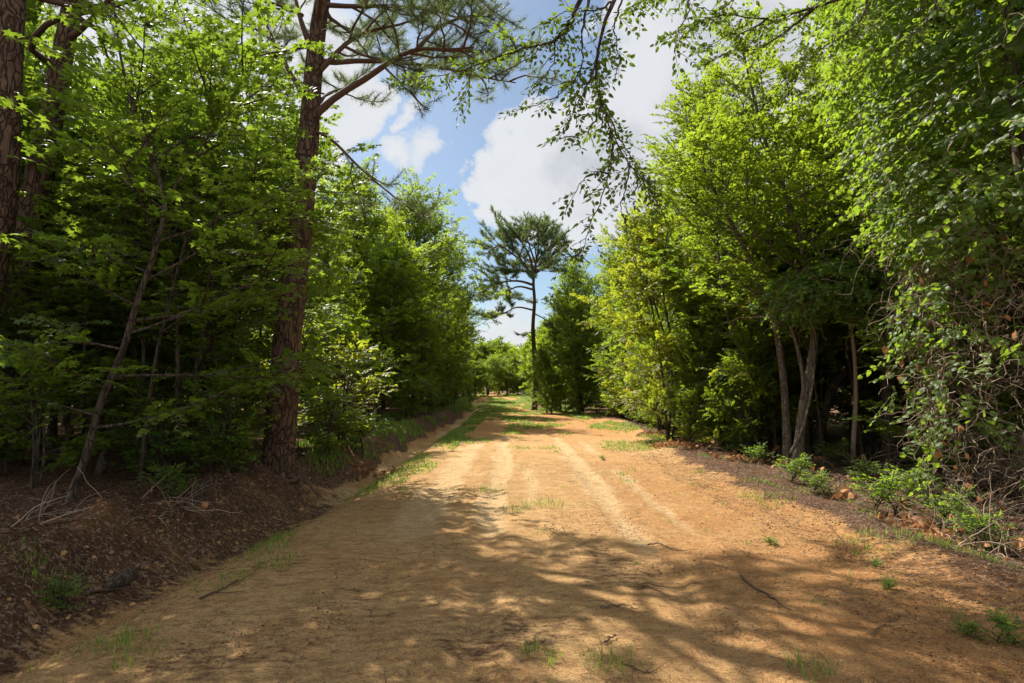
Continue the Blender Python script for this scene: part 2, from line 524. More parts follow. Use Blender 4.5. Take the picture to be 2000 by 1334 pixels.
def ground_mat(name, dirt=True):
    m, T, o = material(name)
    g = T.new('ShaderNodeNewGeometry')
    pos = g.outputs['Position']
    litter, pale, red = attr(T, 'litter'), attr(T, 'pale'), attr(T, 'red')
    n_big = T.noise(pos, .9, 5, .6)
    n_mid = T.noise(pos, 5.5, 5, .6)
    st = T.scale(pos, (1.0, 2.6, 1.0))
    n_str = T.noise(st, 7, 5, .65)
    n_fine = T.noise(st, 42, 4, .7)
    n_grit = T.noise(pos, 150, 3, .7)
    c = T.mix(T.ramp(n_big, .3, .7), (.48, .280, .112), (.57, .360, .158))
    c = T.mix(T.ramp(n_str, .42, .62, 0, .65), c, (.29, .150, .060))
    c = T.mix(T.ramp(n_mid, .52, .68, 0, .5), c, (.25, .130, .055))
    c = T.mix(T.math('MULTIPLY', red, T.ramp(n_mid, .25, .65, .45, 1)), c, (.42, .185, .058))
    c = T.mix(T.math('MULTIPLY', pale, T.ramp(n_str, .65, .35, .5, 1)), c, (.60, .425, .225))
    c = T.mix(T.ramp(n_fine, .53, .61, 0, .6), c, (.17, .088, .040))
    c = T.mix(T.ramp(n_fine, .44, .34, 0, .5), c, (.60, .42, .22))
    c = T.mix(T.ramp(n_grit, .54, .62, 0, .6), c, (.11, .056, .028))
    c = T.mix(T.ramp(n_grit, .44, .36, 0, .5), c, (.68, .50, .28))
    tread = T.noise(T.scale(pos, (1.2, 13.0, 1.0)), 1.9, 3, .6)
    c = T.mix(T.math('MULTIPLY', pale, T.ramp(tread, .52, .62, 0, .55)), c, (.34, .19, .085))
    # needle and leaf litter over it
    vo = T.new('ShaderNodeTexVoronoi', None, Vector=T.scale(T.vmath('ADD', pos, T.scale(T.noise(pos, 9, 3, .5, 0, 1), (.15, .15, .15))), (1, 1.5, 1)), Scale=44)
    sep = T.new('ShaderNodeSeparateColor', None, Color=vo.outputs['Color'])
    l = T.mix(sep.outputs[0], (.050, .028, .018), (.15, .078, .042))
    l = T.mix(T.ramp(n_big, .50, .64, 0, .55), l, (.20, .095, .040))
    l = T.mix(T.ramp(sep.outputs[1], .80, .86), l, (.27, .18, .12))
    l = T.mix(T.ramp(n_mid, .55, .75, 0, .6), l, (.030, .018, .012))
    lm = T.ramp(T.math('ADD', litter, T.math('MULTIPLY', T.math('SUBTRACT', n_str, .5), .9)), .38, .62)
    c = T.mix(lm, c, l)
    h = T.math('ADD', T.math('MULTIPLY', n_fine, .5), T.math('ADD', T.math('MULTIPLY', n_grit, .22), T.math('MULTIPLY', n_str, .55)))
    b = T.new('ShaderNodeBump', None, Strength=1.0, Distance=.05, Height=h)
    p = T.new('ShaderNodeBsdfPrincipled', None, Base_Color=c, Roughness=.95, Normal=b)
    p.inputs['Specular IOR Level'].default_value = .1
    T.put(o, 'Surface', p)
    return m


M['ground'] = ground_mat('earth')

# ---------------------------------------------------------------- ground: one sheet cut into road, ditch and forest floor


def geo(a, b, n0, lim):
    r = [a]; st = n0
    while (r[-1] < lim if b > 0 else r[-1] > lim):
        r.append(r[-1] + b * st); st *= 1.09
    return r


xs = np.concatenate([geo(-5.2, -1, .05, -600)[:0:-1], np.arange(-5.2, 5.8, .034), geo(5.8, 1, .05, 600)])
ys = np.concatenate([geo(2.2, -1, .1, -60)[:0:-1], np.arange(2.2, 6.2, .030), np.arange(6.2, 14, .055), geo(14, 1, .07, 700)])
GX, GY = np.meshgrid(xs, ys)
GZ = ground_z(GX, GY)
e = GX - ditch_x(GY) - 0.16 * fbm(GY * 0.45, GY * 0 + 3.3, 3, 3)
r = GX - right_x(GY) - 0.3 * fbm(GY * 0.35, GY * 0 + 8.1, 2, 4)
nz1 = fbm(GX * 1.3, GY * 1.3, 4, 60)
litter = np.maximum(sstep(-.12, -.6, e + .35 * nz1), sstep(-.1, .7, r + .6 * nz1))
litter = np.maximum(litter, .55 * sstep(-1.3, .1, r + .5 * nz1) * sstep(12, 3, GY))
litter = np.maximum(litter, .36 * sstep(.35, -.1, nz1 - .1) * 0 + litter)
litter = np.maximum(litter, sstep(120, 150, GY))
litter = np.maximum(litter, .62 * sstep(.55, -.1, e + .5 * nz1) * sstep(13, 8, GY))
litter = np.maximum(litter, np.clip(.30 + .35 * fbm(GX * 1.1, GY * 1.1, 4, 62), 0, .5) * sstep(9, 4, GY))
pale = np.zeros_like(GX)
for (cx, w, dp) in TRACKS:
    tx = cx + 0.10 * fbm(GY * .25, GY * 0 + cx, 2, 40)
    pale = np.maximum(pale, np.exp(-((GX - tx) / (w * 1.5)) ** 2) * sstep(4.5, 8.0, GY) * sstep(20, 14, GY) * (.95 + .8 * fbm(GX * 2, GY * .7, 2, 61)) * (1.0 if cx in (-1.05, -.22, 1.30) else .4))
pale = np.maximum(pale, np.exp(-(e / .26) ** 2) * sstep(4, 8, GY) * np.clip(.62 + .9 * fbm(GX * 1.5, GY * .8, 3, 67), 0, 1))
pale = sstep(.22, .62, pale + .55 * fbm(GX * 3.1, GY * 1.6, 4, 66)) * sstep(.1, .3, pale)
red = np.clip(sstep(.6, 2.4, GX) * sstep(16, 5, GY) * .9 + sstep(-.1, -.8, e) + .8 * sstep(14, 22, GY) + .5 * nz1, 0, 1)
nyy, nxx = GX.shape
idx = np.arange(nyy * nxx).reshape(nyy, nxx)
Q = np.stack([idx[:-1, :-1], idx[:-1, 1:], idx[1:, 1:], idx[1:, :-1]], -1).reshape(-1, 4)
allv = np.stack([GX, GY, GZ], -1).reshape(-1, 3)
qe = e.ravel()[Q].mean(1) + .1 * nz1.ravel()[Q].mean(1); qr = r.ravel()[Q].mean(1) - .25 * nz1.ravel()[Q].mean(1)
qy = allv[Q][:, :, 1].mean(1)
cls = np.where((qe > .42) & (qr < .25) & (qy < 130), 0, np.where((qe > -.5) & (qe <= .42) & (qy < 75), 1, 2))
for k, nm in enumerate(('dirt_road', 'drainage_ditch', 'forest_floor')):
    f = Q[cls == k]
    u, inv = np.unique(f, return_inverse=True)
    mb = MB(); mb.add(allv[u], inv.reshape(-1, 4), 0, 0.5, True)
    ob = mb.build(nm, [M['ground']])
    for an, arr in (('litter', litter), ('pale', pale), ('red', red)):
        a = ob.data.attributes.new(an, 'FLOAT', 'POINT')
        a.data.foreach_set('value', arr.ravel()[u].astype(np.float32))
    ob['kind'] = 'structure'

# ---------------------------------------------------------------- tree generators
UP = np.array([0, 0, 1.0])


def frame_side(d):
    s = np.cross(d, UP)
    return s / max(np.linalg.norm(s), 1e-6)


def limb_path(p0, d0, length, rise, n=9, wig=.05, rs=None):
    rs = rs or rng
    pts = [np.array(p0, float)]; d = np.array(d0, float)
    for i in range(n - 1):
        d = d + UP * rise / n + rs.normal(0, wig, 3)
        d = d / np.linalg.norm(d)
        pts.append(pts[-1] + d * length / (n - 1))
    return np.array(pts)


def path_at(P, t):
    n = len(P) - 1
    i = min(int(t * n), n - 1); u = t * n - i
    return P[i] * (1 - u) + P[i + 1] * u, unit(P[i + 1] - P[i])


class Sp:
    """accumulates spray origins"""
    def __init__(s): s.O, s.D, s.U = [], [], []
    def put(s, o, d, u): s.O.append(o); s.D.append(d); s.U.append(u)


def dress(sp, P, spacing, t0=.15, flat=.25, side_only=False):
    """sprays alternately along a twig-bearing path"""
    Ln = np.linalg.norm(np.diff(P, axis=0), axis=1).sum()
    n = max(2, int(Ln / spacing))
    for i in range(n):
        t = t0 + (1 - t0) * (i + rng.random() * .6) / n
        p, d = path_at(P, min(t, .999))
        s = frame_side(d) * (1 if i % 2 else -1)
        if flat >= .5:
            ph_ = rng.uniform(-1.1, 1.1); s = s * math.cos(ph_) + np.cross(s, d) * math.sin(ph_)
        a = R(rng.uniform(35, 70))
        dd = d * math.cos(a) + s * math.sin(a) + rng.normal(0, .18, 3) + UP * rng.uniform(-.1, .25)
        sp.put(p, dd, UP + rng.normal(0, flat, 3))
    sp.put(P[-1], P[-1] - P[-2], UP + rng.normal(0, flat, 3))


def broadleaf(H, h0, Rr, r0=.12, n_limb=22, lean=(0, 0), leaf=.10, kind='lobed', nleaf=12, sprayL=.42, spacing=.24,
              peak=.35, low_el=15, top_el=65, wig=.05, leafmat='leaf', barkmat='bark', bias=None, trunk_pts=None, droop=.25, stems=1, flat=.25, twig=True, rise=.35):
    """returns (trunk mesh, crown mesh)"""
    wood, crown, sp = MB(), MB(), Sp()
    for st in range(stems):
        if trunk_pts is not None:
            T = spline(trunk_pts, 28)
        else:
            az = rng.random() * 6.28; sl = (.12 if stems > 1 else .03) * H
            base = np.array([math.cos(az), math.sin(az), 0]) * (.15 if stems > 1 else 0)
            T = spline([base, base + np.array([lean[0] * .3, lean[1] * .3, H * .35]) + rng.normal(0, .02 * H, 3) * [1, 1, 0],
                        np.array([lean[0] * .7 + sl * math.cos(az), lean[1] * .7 + sl * math.sin(az), H * .7]) + rng.normal(0, .02 * H, 3) * [1, 1, 0],
                        np.array([lean[0] + sl * 1.5 * math.cos(az), lean[1] + sl * 1.5 * math.sin(az), H * .97])], 28)
        T[0, 2] -= .15
        tt = np.linspace(0, 1, len(T))
        rad = r0 / (stems ** .4) * (1 - tt) ** .75 + .008
        rad[0] *= 1.35; rad[1] *= 1.08
        tube(wood, T, rad, 12, 0, .14, st)
        nl = n_limb // stems
        for i in range(nl):
            f = (i + rng.random() * .8) / nl
            h = h0 + (H * .96 - h0) * f
            t = min(h / (H * .97), .99)
            p, d = path_at(T, t)
            az = i * 2.4 + rng.normal(0, .3)
            # crown profile: widest at peak
            pr = (f / peak) ** .6 if f < peak else ((1 - f) / (1 - peak)) ** .75
            pr = .35 + .65 * pr if f < peak else .12 + .88 * (((1 - f) / (1 - peak)) ** .5 if flat >= .5 else pr)
            L = Rr * pr * (rng.uniform(.5, 1.3) if flat >= .5 else rng.uniform(.75, 1.15))
            if bias is not None:
                L *= 1 + bias[2] * math.cos(az - math.atan2(bias[1], bias[0]))
            el = R(low_el + (top_el - low_el) * f + rng.normal(0, 7))
            d0 = np.array([math.cos(az) * math.cos(el), math.sin(az) * math.cos(el), math.sin(el)])
            P = limb_path(p, d0, L, rise, 9, wig)
            rl = np.linspace(min(rad[int(t * 27)] * .5, .012 + .014 * L), .005, 9)
            tube(wood, P, rl, 5, 0)
            dress(sp, P, spacing, .3, flat)
            ns = max(2, int(L / .42))
            for j in range(ns):
                s = .22 + .73 * (j + rng.random() * .5) / ns
                q, dq = path_at(P, s)
                sd = frame_side(dq) * (1 if j % 2 else -1)
                if flat >= .5:
                    ph_ = rng.uniform(-.9, .9); sd = sd * math.cos(ph_) + np.cross(sd, dq) * math.sin(ph_)
                a = R(rng.uniform(40, 62))
                ds = dq * math.cos(a) + sd * math.sin(a) + UP * rng.uniform(-.12, .3)
                Ls = L * .55 * (1 - .55 * s) + .25
                S = limb_path(q, unit(ds), Ls, -.05, 6, wig)
                tube(wood, S, np.linspace(.009 + .004 * Ls, .003, 6), 4, 0, 0, 0, False)
                dress(sp, S, spacing, .12, flat)
    sprays(crown, sp.O, sp.D, sp.U, rng.uniform(.7, 1.25, len(sp.O)) * sprayL, nleaf, leaf, kind, droop, twig)
    return wood.mesh('trunk', [M[barkmat]]), crown.mesh('crown', [M[leafmat], M['twig']])


def pine_meshes(H, limbs, r0, trunk_pts, needle=(.15, .0035, 34), tuft_gap=.17, sides=40, sub=.42, subgap=.34, tgap=.11):
    """trunk_pts: spine; limbs: list of dicts(path, r, t0 = where needles begin)"""
    wood, crown = MB(), MB()
    T = spline(trunk_pts, 90)
    tt = np.linspace(0, 1, 90)
    rad = r0 * (1 - .80 * tt) * (1 + .45 * np.exp(-tt * 45)) 
    tube(wood, T, rad, sides, 0, .10, 3)
    O, D = [], []
    for lb in limbs:
        P = lb['path']; n = len(P)
        rl = np.linspace(lb['r'], lb['r'] * .22, n)
        tube(wood, P, rl, 8, 1, .10, 5)
        L = np.linalg.norm(np.diff(P, axis=0), axis=1).sum()
        t0 = lb.get('t0', .3)
        ns = max(3, int(L * (1 - t0) / subgap))
        for j in range(ns):
            s = t0 + (1 - t0) * (j + rng.random() * .7) / ns
            q, dq = path_at(P, min(s, .995))
            sd = frame_side(dq) * (1 if j % 2 else -1)
            a = R(rng.uniform(35, 65))
            ds = dq * math.cos(a) + sd * math.sin(a) + UP * rng.uniform(-.35, .5)
            Ls = (L * sub * (1.15 - .75 * s) + .25) * lb.get('sub', 1) * rng.uniform(.7, 1.2)
            S = limb_path(q, unit(ds), Ls, .25, 7, .12)
            tube(wood, S, np.linspace(.012 + .008 * Ls, .005, 7), 5, 1, 0, 0, False)
            nt = max(3, int(Ls / tgap))
            for k in range(nt):
                u = .3 + .7 * (k + rng.random()) / nt
                w, dw = path_at(S, min(u, .99))
                s2 = frame_side(dw) * (1 if k % 2 else -1)
                d2 = unit(dw * .7 + s2 * .6 + UP * rng.uniform(-.2, .6) + rng.normal(0, .15, 3))
                L2 = rng.uniform(.15, .38)
                Q2 = np.array([w, w + d2 * L2 * .6, w + d2 * L2 + UP * .04])
                tube(wood, Q2, [.006, .005, .004], 3, 1, 0, 0, False)
                O.append(Q2[-1]); D.append(d2 + UP * .2)
                O.append(Q2[1]); D.append(d2 + UP * .3 + rng.normal(0, .3, 3))
            O.append(S[-1]); D.append(S[-1] - S[-2])
    tufts(crown, O, D, needle[2], needle[0], needle[1])
    return wood.mesh('trunk', [M['pine_bark'], M['pine_twig']]), crown.mesh('needle_crown', [M['needle']])


def plant_tree(name, loc, meshes, label, cat='tree', group=None, rz=0.0, s=1.0, parts=('trunk', 'crown')):
    sc = s if isinstance(s, tuple) else (s, s, s)
    t = empty(name, loc, label, cat, group, rz, sc)
    for nm, me in zip(parts, meshes):
        if me is not None: link(nm, me, t)
    return t

# ---------------------------------------------------------------- hero pine beside the ditch
def ring_limbs(spine, n, t_lo, t_hi, l_lo, l_hi, r, el=(0, 35), t0=.35, az0=0.0, seed=1):
    rs = np.random.default_rng(seed); res = []
    Sx = spline(spine, 60)
    for i in range(n):
        f = i / max(1, n - 1); t = t_lo + (t_hi - t_lo) * f
        p, d = path_at(Sx, min(t, .995))
        az = az0 + i * 2.4 + rs.normal(0, .25)
        L = (l_lo + (l_hi - l_lo) * f) * rs.uniform(.75, 1.15)
        a = R(el[0] + (el[1] - el[0]) * f + rs.normal(0, 8))
        res.append(dict(path=limb_path(p, [math.cos(az) * math.cos(a), math.sin(az) * math.cos(a), math.sin(a)], L, .45, 12, .09, rs), r=r * (1 - .5 * f), t0=t0))
    return res


PX, PY = -3.73, 9.1
pz = gz(PX, PY)
BASE = np.array([PX, PY, pz])
sp_ = [at(545, 935, PY), at(547, 860, PY), at(562, 660, PY), at(582, 480, PY), at(600, 300, PY), at(612, 150, PY), at(630, 0, PY)]
sp_[0] = BASE + [0, 0, -.15]
sp_ += [np.array([-2.85, 9.3, 10.5]), np.array([-2.75, 9.5, 13]), np.array([-2.6, 9.5, 15.5])]
spine = [p - BASE for p in sp_]


def pl(pts, **k):
    return dict(path=spline([at(*p) - BASE for p in pts], 14), **k)


limbs = [
    pl([(606, 235, 9.1), (655, 190, 9.0), (720, 150, 8.8), (775, 112, 8.6), (820, 96, 8.4), (875, 97, 8.2), (925, 92, 8.0)], r=.062, t0=.42),
    pl([(812, 98, 8.4), (835, 75, 8.4), (862, 50, 8.4), (900, 35, 8.3), (945, 25, 8.2)], r=.035, t0=.1),
    pl([(598, 165, 9.1), (640, 122, 9.1), (680, 82, 9.2), (725, 60, 9.4), (790, 45, 9.7), (850, 15, 10)], r=.055, t0=.3),
    pl([(672, 90, 9.2), (710, 108, 9.0), (750, 118, 8.8), (800, 135, 8.6)], r=.028, t0=.2),
    pl([(750, 130, 8.7), (780, 160, 8.4), (800, 180, 8.2), (822, 205, 8.1)], r=.02, t0=.35, sub=.6),
    pl([(592, 185, 9.1), (560, 130, 9.1), (540, 90, 9.2), (505, 60, 9.4), (470, 50, 9.6)], r=.045, t0=.3),
    pl([(604, 85, 9.1), (588, 40, 9.0), (578, 0, 8.9), (565, -60, 8.9)], r=.055, t0=.35),
    pl([(590, 30, 9.0), (560, 15, 9.2), (520, 5, 9.4), (470, -10, 9.8)], r=.035, t0=.2),
    pl([(615, 8, 9.1), (680, 12, 9.0), (760, 12, 8.7), (840, 20, 8.4), (925, 45, 8.2)], r=.045, t0=.25),
    pl([(620, 2, 9.1), (700, -30, 9.4), (800, -40, 9.4), (900, -20, 9.2), (950, 5, 9)], r=.045, t0=.2),
    pl([(606, 250, 9.1), (650, 275, 8.9), (690, 315, 8.8), (730, 352, 8.7), (775, 388, 8.5), (835, 432, 8.3)], r=.028, t0=.5, sub=.45),
    pl([(690, 315, 8.8), (685, 345, 8.9), (700, 385, 9.0), (715, 425, 9.1)], r=.014, t0=.5, sub=.5),
    pl([(606, 215, 9.1), (625, 200, 9.3), (645, 180, 10.0), (700, 165, 11.2)], r=.04, t0=.4),
]
limbs += ring_limbs(spine, 15, .58, .98, 3.4, 1.0, .05, (5, 55), .3, 0.4, 5)
hero = plant_tree('pine_tree', BASE, pine_meshes(15, limbs, .262, spine, (.15, .0050, 44), subgap=.21),
                  'tall reddish-barked pine standing on the ditch bank beside the road, leaning slightly right', 'pine tree', None, parts=('trunk', 'needle_crown'))


# dark pines at the left edge
def edge_pine(pts, Y, r, label, seed, extra=()):
    b = at(*pts[0], Y); b[2] = gz(b[0], b[1])
    spn = [b + [0, 0, -.2]] + [at(*p, Y) for p in pts[1:]]
    dirn = unit(spn[-1] - spn[-2])
    spn += [spn[-1] + dirn * 3, spn[-1] + dirn * 6 + [0, 0, .5], spn[-1] + dirn * 8.5 + [0, 0, 1]]
    spn = [q - b for q in spn]
    lm = ring_limbs(spn, 15, .55, .98, 3.0, 1.0, .05, (5, 55), .3, seed, seed)
    for ex in extra:
        lm.append(dict(path=spline([at(*q) - b for q in ex], 12), r=.055, t0=.75, sub=.5))
    return plant_tree('pine_tree', b, pine_meshes(15, lm, r, spn, (.17, .010, 26), subgap=.42, tgap=.16), label, 'pine tree', 'dark pines at the left edge of the woods', parts=('trunk', 'needle_crown'))


edge_pine([(-90, 905), (-60, 700), (-10, 420), (10, 200), (25, 0)], 7.4, .27, 'thick dark pine trunk cut by the left border, nearest of three dark pines', 11)
edge_pine([(0, 880), (25, 650), (62, 420), (98, 240), (135, 40)], 8.8, .25, 'thick dark leaning pine trunk just right of the one at the photo border', 12,
          [[(110, 130, 8.8), (60, 92, 8.2), (101, 41, 7.8), (180, 22, 7.6), (262, 0, 7.4), (400, -60, 7)]])
edge_pine([(60, 850), (50, 640), (50, 420), (48, 240), (58, 100)], 12.5, .18, 'thinner dark pine standing behind the two thick trunks at the left border', 13)

# the lone pine where the road bends
cb = at(1043, 800, 39); cb[2] = gz(cb[0], cb[1])


def pc(pts, **k):
    return dict(path=spline([at(*p) - cb for p in pts], 12), **k)


cs = [cb + [0, 0, -.2]] + [at(1046, 760, 39), at(1044, 700, 39.1), at(1041, 640, 39), at(1044, 590, 38.9), at(1042, 550, 39), at(1047, 512, 39), at(1052, 480, 39), at(1048, 455, 39)]
cs = [q - cb for q in cs]
cl = [pc([(1043, 557, 39), (1014, 549, 38.6), (980, 551, 38), (962, 560, 37.6)], r=.10, t0=.35),
      pc([(1043, 566, 39), (1010, 560, 39.4), (975, 578, 40), (955, 585, 40)], r=.08, t0=.4),
      pc([(1043, 548, 39), (1025, 517, 39), (1000, 495, 39), (975, 480, 39), (955, 490, 39)], r=.10, t0=.35),
      pc([(1020, 510, 39), (1000, 480, 39), (985, 465, 39)], r=.06, t0=.3),
      pc([(1043, 540, 39), (1034, 500, 38.5), (1018, 472, 38), (1003, 458, 38)], r=.10, t0=.4),
      pc([(1046, 515, 39), (1034, 480, 39.5), (1027, 452, 39.6)], r=.08, t0=.4),
      pc([(1046, 515, 39), (1060, 495, 39), (1078, 482, 39), (1092, 476, 39)], r=.08, t0=.35),
      pc([(1050, 500, 39), (1060, 475, 39.2), (1066, 458, 39.4)], r=.06, t0=.35),
      pc([(1044, 535, 39), (1062, 522, 38.6), (1090, 524, 38)], r=.07, t0=.35),
      pc([(1044, 530, 39), (1058, 528, 40), (1080, 510, 41)], r=.06, t0=.35),
      pc([(1043, 530, 39), (1020, 528, 37.5), (1000, 520, 36.5)], r=.06, t0=.35),
      pc([(1043, 606, 39), (1010, 600, 38.5), (985, 612, 38), (955, 622, 37.6)], r=.07, t0=.45, sub=.7),
      pc([(1043, 590, 39), (1020, 585, 40), (1000, 575, 41)], r=.05, t0=.4),
      pc([(1043, 612, 39), (1065, 625, 38.6), (1092, 655, 38)], r=.05, t0=.5),
      pc([(1044, 650, 39), (1025, 650, 38.6), (1015, 655, 38)], r=.03, t0=.7, sub=.4)]
cl += ring_limbs(cs, 12, .66, .97, 2.8, 1.5, .06, (12, 60), .35, .9, 17)
plant_tree('pine_tree', cb, pine_meshes(13, cl, .19, cs, (.20, .026, 17), sides=14, sub=.85, subgap=.18, tgap=.12),
           'lone broad-crowned pine standing at the road bend, its crown against the sky', 'pine tree', None, parts=('trunk', 'needle_crown'))

# ---------------------------------------------------------------- broadleaf templates
B = [broadleaf(10, 1.3, 3.0, .13, 40, leaf=.092, kind='lobed', nleaf=14, sprayL=.48, spacing=.18, low_el=20, top_el=80, rise=.6, flat=.6, droop=.12, wig=.09, peak=.45) for _ in range(3)]
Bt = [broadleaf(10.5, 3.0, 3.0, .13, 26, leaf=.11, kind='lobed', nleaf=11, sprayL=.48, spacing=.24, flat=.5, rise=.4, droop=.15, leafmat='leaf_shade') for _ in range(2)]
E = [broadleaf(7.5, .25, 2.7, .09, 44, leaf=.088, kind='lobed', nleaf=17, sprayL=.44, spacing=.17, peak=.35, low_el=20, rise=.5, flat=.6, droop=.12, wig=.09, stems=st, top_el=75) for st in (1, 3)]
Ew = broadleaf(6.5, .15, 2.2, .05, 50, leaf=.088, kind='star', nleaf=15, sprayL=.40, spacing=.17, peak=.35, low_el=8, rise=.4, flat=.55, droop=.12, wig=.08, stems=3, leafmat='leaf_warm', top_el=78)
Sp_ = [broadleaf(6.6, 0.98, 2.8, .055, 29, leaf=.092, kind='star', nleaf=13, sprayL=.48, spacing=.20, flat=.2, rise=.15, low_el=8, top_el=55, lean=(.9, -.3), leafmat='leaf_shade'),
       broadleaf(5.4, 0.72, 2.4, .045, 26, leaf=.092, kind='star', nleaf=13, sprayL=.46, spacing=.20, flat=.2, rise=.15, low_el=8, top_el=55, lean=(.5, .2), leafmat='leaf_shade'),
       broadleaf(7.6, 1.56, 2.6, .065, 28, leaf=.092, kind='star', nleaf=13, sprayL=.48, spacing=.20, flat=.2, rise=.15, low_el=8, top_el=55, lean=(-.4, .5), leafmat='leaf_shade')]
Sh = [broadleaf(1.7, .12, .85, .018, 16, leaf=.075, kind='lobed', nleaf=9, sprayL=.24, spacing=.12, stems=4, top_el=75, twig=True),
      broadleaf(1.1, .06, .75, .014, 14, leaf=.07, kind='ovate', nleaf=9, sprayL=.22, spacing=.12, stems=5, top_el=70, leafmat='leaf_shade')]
Shl = (Sh[0][0], Sh[0][1].copy()); Shl[1].materials[0] = M['leaf_warm']
Low = broadleaf(.45, .03, .42, .008, 12, leaf=.06, kind='ovate', nleaf=7, sprayL=.16, spacing=.09, stems=4, low_el=25, top_el=70, leafmat='leaf_vine')
Fr = [broadleaf(8.5, .3, 2.9, .12, 30, leaf=.22, kind='far', nleaf=14, sprayL=.6, spacing=.28, low_el=22, rise=.5, flat=.7, droop=.1, wig=.09, peak=.4, twig=False) for _ in range(2)]


def T_(name, x, y, meshes, label, cat='tree', group=None, s=1.0, rz=None):
    return plant_tree(name, (x, y, gz(x, y) - .03), meshes, label, cat, group, rng.uniform(0, 6.28) if rz is None else rz, s)


Bo = [broadleaf(10, 1.0, 3.6, .14, 40, leaf=.095, kind='lobed', nleaf=14, sprayL=.48, spacing=.19, low_el=14, top_el=80, rise=.45, flat=.6, droop=.12, wig=.09, peak=.38, bias=(1, -.2, .22)),
      broadleaf(8.6, .6, 3.6, .13, 40, leaf=.095, kind='lobed', nleaf=14, sprayL=.48, spacing=.19, low_el=10, top_el=80, rise=.5, flat=.6, droop=.12, wig=.09, peak=.40, bias=(-1, -.1, .15))]
# ---- right side
def at0(px, py, Y, b): return at(px, py, Y) - b


b1 = at(1538, 868, 13.0); b1[2] = gz(b1[0], b1[1])
tp = [np.array([0, 0, 0.])] + [at0(px, py, Y, b1) for px, py, Y in ((1532, 760, 13), (1522, 680, 13), (1505, 590, 12.9), (1462, 500, 12.8), (1420, 420, 12.6), (1375, 330, 12.4), (1340, 240, 12.2))]
plant_tree('leaning_hardwood', b1, broadleaf(8.3, 2.6, 2.5, .082, 28, leaf=.082, kind='star', nleaf=15, sprayL=.42, spacing=.20, trunk_pts=tp, leafmat='leaf', barkmat='pale_bark', bias=(-1, .3, .15)),
           'pale-barked tree leaning left over the roadside with a long bare bent stem', 'tree')
b2 = at(1556, 892, 12.2); b2[2] = gz(b2[0], b2[1])
tp = [np.array([0, 0, 0.])] + [at0(px, py, Y, b2) for px, py, Y in ((1568, 800, 12.2), (1588, 690, 12.2), (1590, 600, 12.3), (1572, 500, 12.3), (1545, 410, 12.3), (1505, 310, 12.2), (1470, 180, 12), (1440, 50, 12))]
t2 = broadleaf(9.3, 3.0, 2.6, .098, 28, leaf=.082, kind='star', nleaf=15, sprayL=.42, spacing=.20, trunk_pts=tp, leafmat='leaf', barkmat='pale_bark', bias=(-1, 0, .1))
hw2 = plant_tree('forked_hardwood', b2, t2, 'pale smooth-barked forked tree at the right forest edge, tallest behind the leaning one', 'tree')
mb = MB()
P = spline([at0(px, py, Y, b2) for px, py, Y in ((1572, 790, 12.2), (1566, 720, 12.1), (1552, 660, 12.0), (1540, 620, 11.9), (1548, 560, 11.8))], 16)
tube(mb, P, np.linspace(.045, .02, 16), 10, 0, .1, 4)
P = spline([at0(px, py, Y, b2) for px, py, Y in ((1545, 885, 12.1), (1570, 830, 12.0), (1588, 740, 12.0), (1592, 640, 12.05))], 16)
tube(mb, P, np.linspace(.035, .02, 16), 8, 0, .1, 4)
mb.build('side_stem', [M['pale_bark']], hw2)

dark = [((1745, 870), (1752, 800), (1770, 740), (1778, 650), (1775, 560), (1768, 450), 13.5, .13, 'dark curved trunk standing just left of the vine-covered tree'),
        ((1590, 830), (1620, 770), (1662, 712), (1700, 640), (1730, 560), (1750, 480), 14.5, .11, 'dark trunk slanting up to the right behind the forked pale tree'),
        ((1708, 860), (1692, 760), (1675, 670), (1650, 600), (1630, 540), (1620, 470), 15, .085, 'slim dark tree leaning left under the draped vine roof'),
        ((1528, 850), (1520, 740), (1510, 690), (1500, 640), (1490, 560), (1480, 460), 16, .12, 'dark straight tree right behind the long leaning pale stem'),
        ((1462, 835), (1455, 760), (1448, 690), (1430, 650), (1410, 560), (1400, 460), 14.5, .055, 'thin pale stem at the left end of the dark opening in the right woods')]
for i, dk in enumerate(dark):
    pts, Y, rr, lab = dk[:6], dk[6], dk[7], dk[8]
    bb = at(*pts[0], Y); bb[2] = gz(bb[0], bb[1])
    tp = [np.array([0, 0, 0.])] + [at(p[0], p[1], Y) - bb for p in pts[1:]]
    tp += [tp[-1] + np.array([0, .2, 1.6]), tp[-1] + np.array([0.1, .3, 3.4])]
    hh = tp[-1][2]
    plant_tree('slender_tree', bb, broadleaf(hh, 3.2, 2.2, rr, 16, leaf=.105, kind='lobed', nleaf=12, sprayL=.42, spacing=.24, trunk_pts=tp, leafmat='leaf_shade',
                                             barkmat='pale_bark' if i == 4 else 'bark'), lab, 'tree')

